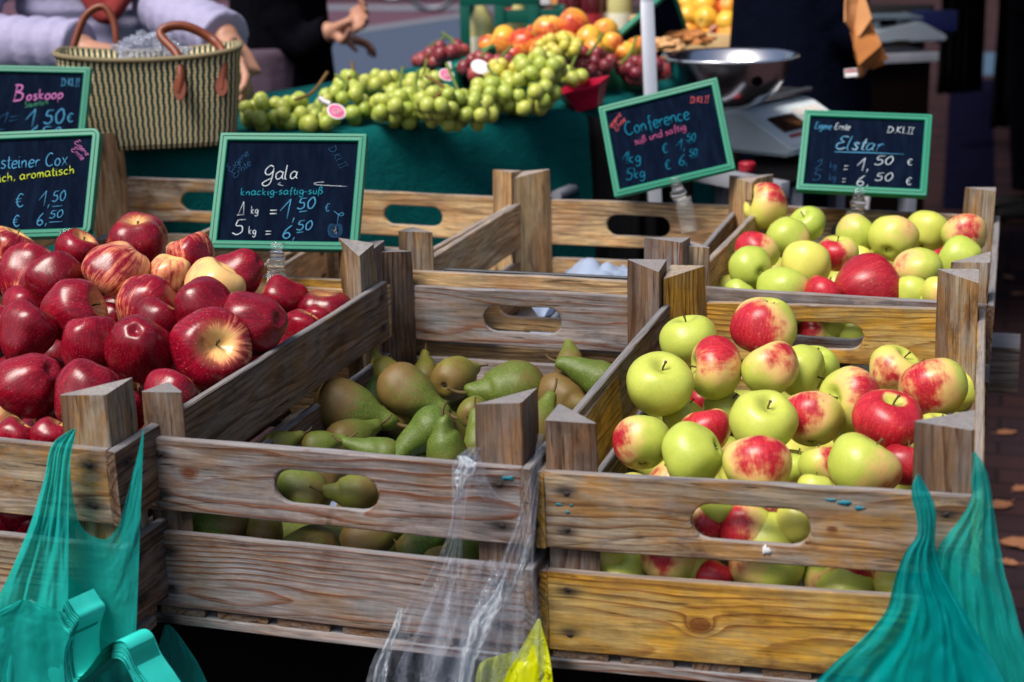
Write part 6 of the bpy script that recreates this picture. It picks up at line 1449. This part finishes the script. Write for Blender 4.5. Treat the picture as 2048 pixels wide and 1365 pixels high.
def hand(bm, wrist, d, palm, size=.18, curl=.5, spread=.12, flip=1):
    """palm and five separate bent fingers: d points along the hand, palm faces the given way"""
    d = d.normalized(); pn = (palm - d * palm.dot(d)).normalized(); side = d.cross(pn) * flip; L = size
    tube(bm, [wrist - d * .03, wrist, wrist + d * (.22 * L), wrist + d * (.48 * L)], [(.024, .021), (.024, .019), (.036, .015), (.038, .013)], 12)
    for k, (ln, off) in enumerate(((.40, .030), (.45, .010), (.42, -.010), (.33, -.029))):
        b0 = wrist + d * (.46 * L) + side * off; dd = (d + side * off * spread * 20).normalized(); pts = [b0 - d * .015]; ang = .1
        for sN, f in enumerate((.45, .32, .23)):
            dr = dd * math.cos(ang) + pn * math.sin(ang); pts.append(pts[-1] + dr * (ln * L * f + (.015 if sN == 0 else 0))); ang += curl * (.8 + .15 * k)
        tube(bm, pts, [.0098, .0092, .0085, .0072], 8); ell(bm, pts[-1], (.0072,) * 3, None, 8)
    b0 = wrist + d * (.12 * L) + side * .026; p1 = b0 + (side * .75 + d * .6 + pn * .25).normalized() * (.22 * L); p2 = p1 + (d * .9 + side * .1 + pn * .5).normalized() * (.19 * L); p3 = p2 + (d * .8 - side * .2 + pn * .6).normalized() * (.13 * L)
    tube(bm, [b0, p1, p2, p3], [.015, .012, .010, .008], 8); ell(bm, p3, (.008,) * 3, None, 8)
SKIN = (lambda t: t.fin(t.mix(t.noise(t.obj(), 30, 4), (.36, .175, .115), (.50, .26, .18)), .5, .35, Subsurface_Weight=.08, Subsurface_Scale=.01))(NT('skin'))
def head(bm, c, face, k=1.0):
    f = Vector((face.x, face.y, 0)).normalized(); s = Vector((-f.y, f.x, 0)); M = Matrix((s, f, Vector((0, 0, 1)))).transposed()
    ell(bm, c, (.074 * k, .092 * k, .112 * k), M, 24); ell(bm, c + f * .028 + Vector((0, 0, -.07)), (.052, .055, .048), M)
    tube(bm, [c + f * .085 + Vector((0, 0, .02)), c + f * .108 + Vector((0, 0, -.018)), c + f * .09 + Vector((0, 0, -.028))], [.009, .015, .011], 8)
    for sx in (-1, 1): ell(bm, c + s * (sx * .074) + Vector((0, 0, -.008)), (.012, .022, .032), M, 12); ell(bm, c + f * .082 + s * (sx * .03) + Vector((0, 0, .018)), (.014, .010, .009), M, 10)
    ell(bm, c + f * .088 + Vector((0, 0, -.055)), (.024, .010, .008), M, 10)
def person(base, face, label, pockets, jacket, trousers, shoe, hair, jr=(.165, .115), quilt=0, height=1.66, hairlen=.0, arms=None, hands=True, lean=Vector((0, 0, 0))):
    f = Vector((face.x, face.y, 0)).normalized(); s = Vector((f.y, -f.x, 0))          # s: the figure's right
    r = empty('person', base, 0, label, 'person'); k = height / 1.66; z = Vector((0, 0, 1)); B0 = Vector(base)
    hip = B0 + z * (.90 * k); chest = B0 + z * (1.20 * k) + lean * .6; neck = B0 + z * (1.40 * k) + lean; hd = neck + z * (.155 * k) + f * .03 + lean * .1
    bm = bmesh.new(); Rm = lambda a: a
    def torso(bm, g, z0=-.06):
        n = 44; pts = []; rad = []
        for i in range(n + 1):
            q = i / n; p = hip.lerp(neck, q) + z * (z0 * (1 - q)); w = 1 - .12 * math.sin(PI * q * .9) if q < .7 else .96 - (q - .7) * 1.4
            b_ = (quilt * abs(math.sin(i * 1.21)) if quilt and g else 0); pts.append(p); rad.append(((jr[0] + g + b_) * w, (jr[1] + g + b_) * (w * .95 + .05)))
        # ring frame: a follows the figure's side
        rings = []
        for p, (ra, rb) in zip(pts, rad): rings.append([bm.verts.new(p + s * (ra * math.cos(2 * PI * j / 24)) + f * (rb * math.sin(2 * PI * j / 24))) for j in range(24)])
        for i in range(n):
            for j in range(24): bm.faces.new((rings[i][j], rings[i][(j + 1) % 24], rings[i + 1][(j + 1) % 24], rings[i + 1][j]))
        bm.faces.new(rings[0]); bm.faces.new(rings[-1])
    torso(bm, -.012); tube(bm, [neck - z * .06, neck + z * .09], [.055, .048], 14); head(bm, hd, f)
    jb = bmesh.new(); torso(jb, .008, -.10)
    for sg in (1, -1):
        sh = neck - z * .065 + s * (sg * (jr[0] * .98)); a = (arms or {}).get(sg)
        if pockets: a = (sh + s * (sg * .12) - z * .27 - f * .06, hip + s * (sg * .17) + z * .06 + f * .05, -z - s * (sg * .5), -s * sg)
        el, wr, hdv, pal = a if a else (sh + s * (sg * .06) - z * .28, sh + s * (sg * .05) - z * .50 + f * .08, f * .3 - z, -s * sg)
        tube(bm, crom([sh, el, wr], 5), [.048 - .002 * i for i in range(11)], 12); hand(bm, wr, hdv, pal, .175, (a and .55) or .4, flip=sg)
        n = 44 if quilt else 22; P = crom([sh - s * sg * .02, el, wr - (wr - el).normalized() * .012], n // 2); rad = [(.062 if quilt else .058) - .016 * i / len(P) + (quilt * .8 * abs(math.sin(i * 1.05)) if quilt else .004 * noise.noise(Vector((i * .7, sg, 2)))) for i in range(len(P))]; tube(jb, P, rad, 16)
        hp = hip + s * (sg * .085) - z * .04; kn = B0 + s * (sg * .10) + z * (.48 * k) + f * .015; an = B0 + s * (sg * .10) + z * .085
        tube(bm, crom([hp, kn, an], 5), [.075, .072, .068, .064, .058, .052, .05, .048, .044, .038, .034], 12); tube(bm, [an + f * -.03 - z * .035, an + f * .06 - z * .05, an + f * .15 - z * .06], [.035, .036, .025], 10)
    remeshed('body', bm, SKIN, r, .0065, 3)
    remeshed('jacket', jb, jacket, r, .0065 if quilt else .008, 2 if quilt else 5)
    tb_ = bmesh.new()
    for sg in (1, -1):
        hp = hip + s * (sg * .085) + z * .03; kn = B0 + s * (sg * .10) + z * (.48 * k) + f * .015; an = B0 + s * (sg * .10) + z * .10; tube(tb_, crom([hp, kn, an], 5), [.105 - .004 * i for i in range(11)], 14)
    ell(tb_, hip - z * .02, (jr[0] * .95, jr[1] * 1.0, .12), Matrix((s, f, z)).transposed()); remeshed('trousers', tb_, trousers, r, .011, 5)
    for sg in (1, -1):
        an = B0 + s * (sg * .10); sb = bmesh.new(); tube(sb, [an - f * .085 + z * .045, an - f * .02 + z * .048, an + f * .08 + z * .042, an + f * .175 + z * .032], [(.040, .040), (.042, .042), (.044, .036), (.030, .026)], 12); remeshed('shoe', sb, shoe, r, .009, 3)
    hb = bmesh.new(); M = Matrix((s, f, z)).transposed(); ell(hb, hd - f * .018 + z * .022, (.084, .092, .112), M, 24)
    if hairlen: ell(hb, hd - f * .035 - z * (.06 + hairlen * .5), (.088, .070, .09 + hairlen * .6), M, 24)
    for v in hb.verts:
        q = v.co - hd
        if q.dot(f) > .045 and q.z < .075: v.co -= f * (q.dot(f) - .045)
        v.co += (v.co - hd).normalized() * .006 * noise.noise(v.co * 40)
    remeshed('hair', hb, hair, r, .008, 2)
    return r
def cloth(name, c, rough=.85, var=.3, sc=25, sp=.2): 
    t = NT(name); o_ = t.obj(); n = t.noise(o_, sc, 5, .6); n2 = t.noise(o_, 900, 2); t.bump(t.math('ADD', n, t.math('MULTIPLY', n2, .1)), .5, .01)
    return t.fin(t.mix(n, tuple(k * (1 - var) for k in c), tuple(min(1, k * (1 + var)) for k in c)), rough, sp)
LAV = cloth('lavender_padded_nylon', (.33, .31, .47), .5, .2, 14); BLACKC = cloth('black_cloth', (.003, .003, .005), .95, .4, 25, .02); NAVY = cloth('navy_cloth', (.0025, .0035, .010), .95, .4, 25, .02); JEAN = cloth('dark_jeans', (.02, .025, .05)); SHOE = cloth('dark_shoe', (.015, .013, .012), .5)
HAIRB = cloth('brown_hair', (.09, .045, .02), .6, .4, 120); HAIRD = cloth('dark_hair', (.02, .014, .01), .6, .4, 120); MAUVE = cloth('mauve_trousers', (.075, .05, .075))
Pw = at_d(215, 20, 3.34)
w_ = person((Pw.x, Pw.y, 0), Vector((CPOS.x - Pw.x, CPOS.y - Pw.y, 0)), 'woman in a pale lavender padded jacket reaching into the striped basket'.replace('woman', 'person'), None, LAV, JEAN, SHOE, HAIRB, (.19, .135), .012, 1.66, .12,
 arms={1: (at_d(-75, 62, 3.16), at_d(172, 98, 3.04), at_d(290, 118, 3.0) - at_d(172, 98, 3.04), Vector((0, 0, -1))), -1: (at_d(325, 2, 3.22), at_d(458, 82, 3.06), at_d(500, 168, 3.02) - at_d(458, 82, 3.06), -CR)})
# red scarf on her chest
bm = bmesh.new(); tube(bm, crom([at_d(150, -60, 3.19), at_d(190, 0, 3.17), at_d(215, 30, 3.165), at_d(240, 2, 3.17), at_d(285, -60, 3.19)], 6), [(.03, .018)] * 25, 12); remeshed('scarf', bm, cloth('dark_red_scarf', (.18, .02, .02)), w_, .006, 4)
Pb = at_d(560, 60, 4.5)
b2 = person((Pb.x, Pb.y, 0), CR * 1 - CF * .35, 'person in black with one hand held out over the road', None, BLACKC, MAUVE, SHOE, HAIRD, (.17, .135), 0, 1.74, .05,
 arms={1: (at_d(585, 70, 4.35), at_d(664, 62, 4.30), CR * .8 + CU * .25 - CF * .5, CU * .4 - CF), -1: (at_d(600, 40, 4.75), at_d(660, 70, 4.75), CR - CU * .2, -CU)})
Pv = at_d(1600, 60, 3.75)
v2 = person((Pv.x, Pv.y, 0), -CR * .8 + CF * .5, 'vendor in dark navy clothes turned away beside the steel bowl', None, NAVY, NAVY, SHOE, HAIRD, (.20, .16), 0, 1.78, 0,
 arms={1: (at_d(1560, 20, 3.95), at_d(1530, 60, 3.95), -CR + CU * .1, -CU), -1: (at_d(1668, 30, 3.60), at_d(1738, 92, 3.60), CF, CR * -1)})
# woven tag on the vendor's cuff
q = at_d(1702, 146, 3.46); bm = bmesh.new(); add_box(bm, -.0135, .0135, -.0085, .0085, -.001, .001, .0004); M = Matrix((CR * .98 + CU * .17, CU, -CF)).transposed().to_4x4(); M.translation = q - Vector(v2.location); bm_obj('cuff_tag', bm, WHITE, v2, False, M)
bm = bmesh.new(); add_box(bm, -.0125, .0125, .0012, .0062, .0011, .0018); bm_obj('cuff_tag_stripe', bm, CAP, v2, False, M)
# bundle of brown paper bags hanging by his side
kb = empty('paper_bags', at_d(1730, 60, 3.5), 0, 'bundle of brown paper bags hanging beside the vendor', 'paper bags'); KB2 = plain('brown_bag_paper', (.40, .15, .045), .85, .15, .18, 14); KB1 = plain('tan_bag_paper', (.50, .24, .10), .85, .15, .15, 14)
for k, (mt, ol) in enumerate([(KB1, [(1690, -30), (1722, -30), (1745, 38), (1720, 74), (1706, 70), (1688, 44)]), (KB2, [(1706, 60), (1742, 44), (1762, 90), (1776, 118), (1752, 128), (1716, 130)]), (KB2, [(1700, 50), (1735, 40), (1757, 100), (1770, 128), (1745, 138), (1718, 132)]), (KB2, [(1700, 60), (1722, 74), (1722, 120), (1728, 148), (1722, 152), (1708, 100)])]):
    bm = bmesh.new(); d = 3.47 + .012 * k; A = [bm.verts.new(at_d(u, v, d + .02 * math.sin(i * 2.1)) - Vector(kb.location)) for i, (u, v) in enumerate(ol)]; bm.faces.new(A); r_ = bmesh.ops.triangulate(bm, faces=bm.faces[:]); bmesh.ops.subdivide_edges(bm, edges=bm.edges[:], cuts=4, use_grid_fill=True)
    for v in bm.verts: v.co -= CF * (.004 * noise.noise(v.co * 30 + Vector((k, 0, 0))))
    r_ = bmesh.ops.solidify(bm, geom=bm.faces[:], thickness=.003); bm_obj('paper_bag', bm, mt, kb)
Pf = at_d(2085, 150, 6.6); person((Pf.x, Pf.y, 0), -CR, 'dark figure standing at the far right edge', True, BLACKC, BLACKC, SHOE, HAIRD, (.19, .14), 0, 1.75)
# ------------------------------------------------------------------ striped basket
def weave():
    t = NT('striped_wickerwork'); c = t.new('ShaderNodeTexCoord').outputs['UV']; u, v, _ = t.sep(c)
    jig = t.math('MULTIPLY', t.math('SINE', t.math('MULTIPLY', v, 2 * PI * 8)), .13); uu = t.math('ADD', t.math('MULTIPLY', u, 164), jig)
    fr = t.math('FRACT', uu); cell = t.math('FRACT', t.math('MULTIPLY', t.math('FLOOR', uu), .5))
    row = t.math('FRACT', t.math('MULTIPLY', v, 26)); dk = t.math('MULTIPLY', t.step(fr, .0, .18), t.math('SUBTRACT', 1, t.step(fr, .82, 1.0)))
    rowd = t.math('MULTIPLY', t.step(row, .0, .3), t.math('SUBTRACT', 1, t.step(row, .7, 1.0)))
    n = t.noise(t.comb(t.math('MULTIPLY', u, 60), t.math('MULTIPLY', v, 14), 0), 1, 3)
    straw = t.mix(n, (.66, .52, .25), (.85, .72, .44)); green = t.mix(n, (.02, .085, .07), (.008, .025, .03))
    st = t.step(cell, .2, .3); col = t.mix(st, straw, green); h = t.math('MULTIPLY', dk, t.math('ADD', .5, t.math('MULTIPLY', rowd, .5))); col = t.mix(t.math('SUBTRACT', 1, t.math('ADD', .25, t.math('MULTIPLY', h, .75))), col, (.02, .015, .008))
    t.bump(h, .8, .004); return t.fin(col, .7, .25)
WV = weave(); LEATH = plain('brown_leather', (.17, .036, .012), .45, .45, .3, 60)
bz0 = .078; cL = at_z(175, 312, bz0); d0 = 2.84
Bc = at_z(303, 296, bz0); Bc = Bc + Vector((CF.x, CF.y, 0)).normalized() * .045
bk = empty('wicker_basket', Bc, 0, 'green and straw striped wicker basket with leather handles', 'basket')
cx = (Vector((CR.x, CR.y, 0))).normalized(); ang0 = math.atan2(cx.y, cx.x) + math.radians(9); RX = Matrix.Rotation(ang0, 4, 'Z')
def ring(s):                                # s: 0 bottom .. 1 rim
    hw, hd_ = .134 + .019 * s ** .8, .062 + .016 * s; z = .150 * s
    out = []
    for k in range(72):
        a = 2 * PI * k / 72; e = .46; c_, s_ = math.cos(a), math.sin(a); x = hw * math.copysign(abs(c_) ** e, c_); y = hd_ * math.copysign(abs(s_) ** e, s_)
        out.append(Vector((x, y, z + (.012 * (x / hw) ** 2 if s > .5 else 0) * (s - .5) * 2)))
    L_ = [0]
    for k in range(72): L_.append(L_[-1] + (out[(k + 1) % 72] - out[k]).length)
    LEN[:] = [q / L_[-1] for q in L_]
    return out
LEN = []
bm = bmesh.new(); uvl = bm.loops.layers.uv.new('UVMap'); N = 14; rings = [[bm.verts.new(RX @ p) for p in ring(i / N)] for i in range(N + 1)]
inn = [[bm.verts.new(RX @ (Vector((p.x * .955, p.y * .92, p.z + (.002 if i == N else 0))))) for p in ring(i / N)] for i in range(N, 4, -3)]
allr = rings + inn
for i in range(len(allr) - 1):
    for k in range(72):
        f_ = bm.faces.new((allr[i][k], allr[i][(k + 1) % 72], allr[i + 1][(k + 1) % 72], allr[i + 1][k]))
        for lp_, (uu, vv) in zip(f_.loops, ((k, i), (k + 1, i), (k + 1, i + 1), (k, i + 1))): lp_[uvl].uv = (LEN[uu], vv / N)
bm.faces.new(rings[0][::-1]); bm.faces.new(inn[-1]); bm_obj('basket_body', bm, WV, bk, True)
rm = ring(1); tube_obj('woven_rim', [RX @ p for p in [*rm, rm[0]]], .0045, WV, bk, 8)
def bpx(u, v, d): return at_d(u, v, d) - Vector(bk.location)
dB = dep_of(Bc)
tube_obj('handle', crom([bpx(140, 130, dB + .06), bpx(150, 85, dB + .06), bpx(172, 32, dB + .06), bpx(205, 14, dB + .06), bpx(226, 40, dB + .06), bpx(233, 80, dB + .06), bpx(235, 125, dB + .07)], 6), [(.0075, .0065)] * 37, LEATH, bk, 10)
tube_obj('handle', crom([bpx(358, 185, dB - .098), bpx(362, 150, dB - .100), bpx(355, 110, dB - .09), bpx(322, 72, dB - .07), bpx(335, 55, dB - .065), bpx(375, 54, dB - .06), bpx(425, 80, dB - .055), bpx(447, 112, dB - .075), bpx(444, 180, dB - .075)], 6), [(.0085, .0075)] * 49, LEATH, bk, 10)
for u, v, d, hh in ((359, 176, dB - .100, 24), (443, 172, dB - .078, 20)):
    bm = bmesh.new(); disc(bm, Vector(), -CF, CU, hh * dB / FPX, 12 * dB / FPX, 20, .004); bm_obj('leather_patch', bm, LEATH, bk, False, Matrix.Translation(bpx(u, v, d - .004)))
# clear bag rising from the basket
bm = bmesh.new(); bmesh.ops.create_icosphere(bm, subdivisions=5, radius=1)
for v in bm.verts:
    p = v.co.copy(); q = p * 2.2; f = 1 + .5 * (abs(noise.noise(q)) - .3) + .35 * (abs(noise.noise(q * 2.7)) - .25) + .15 * (abs(noise.noise(q * 6)) - .25); v.co = Vector((p.x * .062, p.y * .035, p.z * .038)) * f
o = bm_obj('plastic_bag', bm, film('thin_clear_bag', (.92, .95, .98), (.6, .62, .75), .30, .08, .5, 1.0), None, False); o.location = at_d(300, 112, dB + .01); tag(o, 'crumpled clear bag sticking out of the striped basket', 'plastic bag')
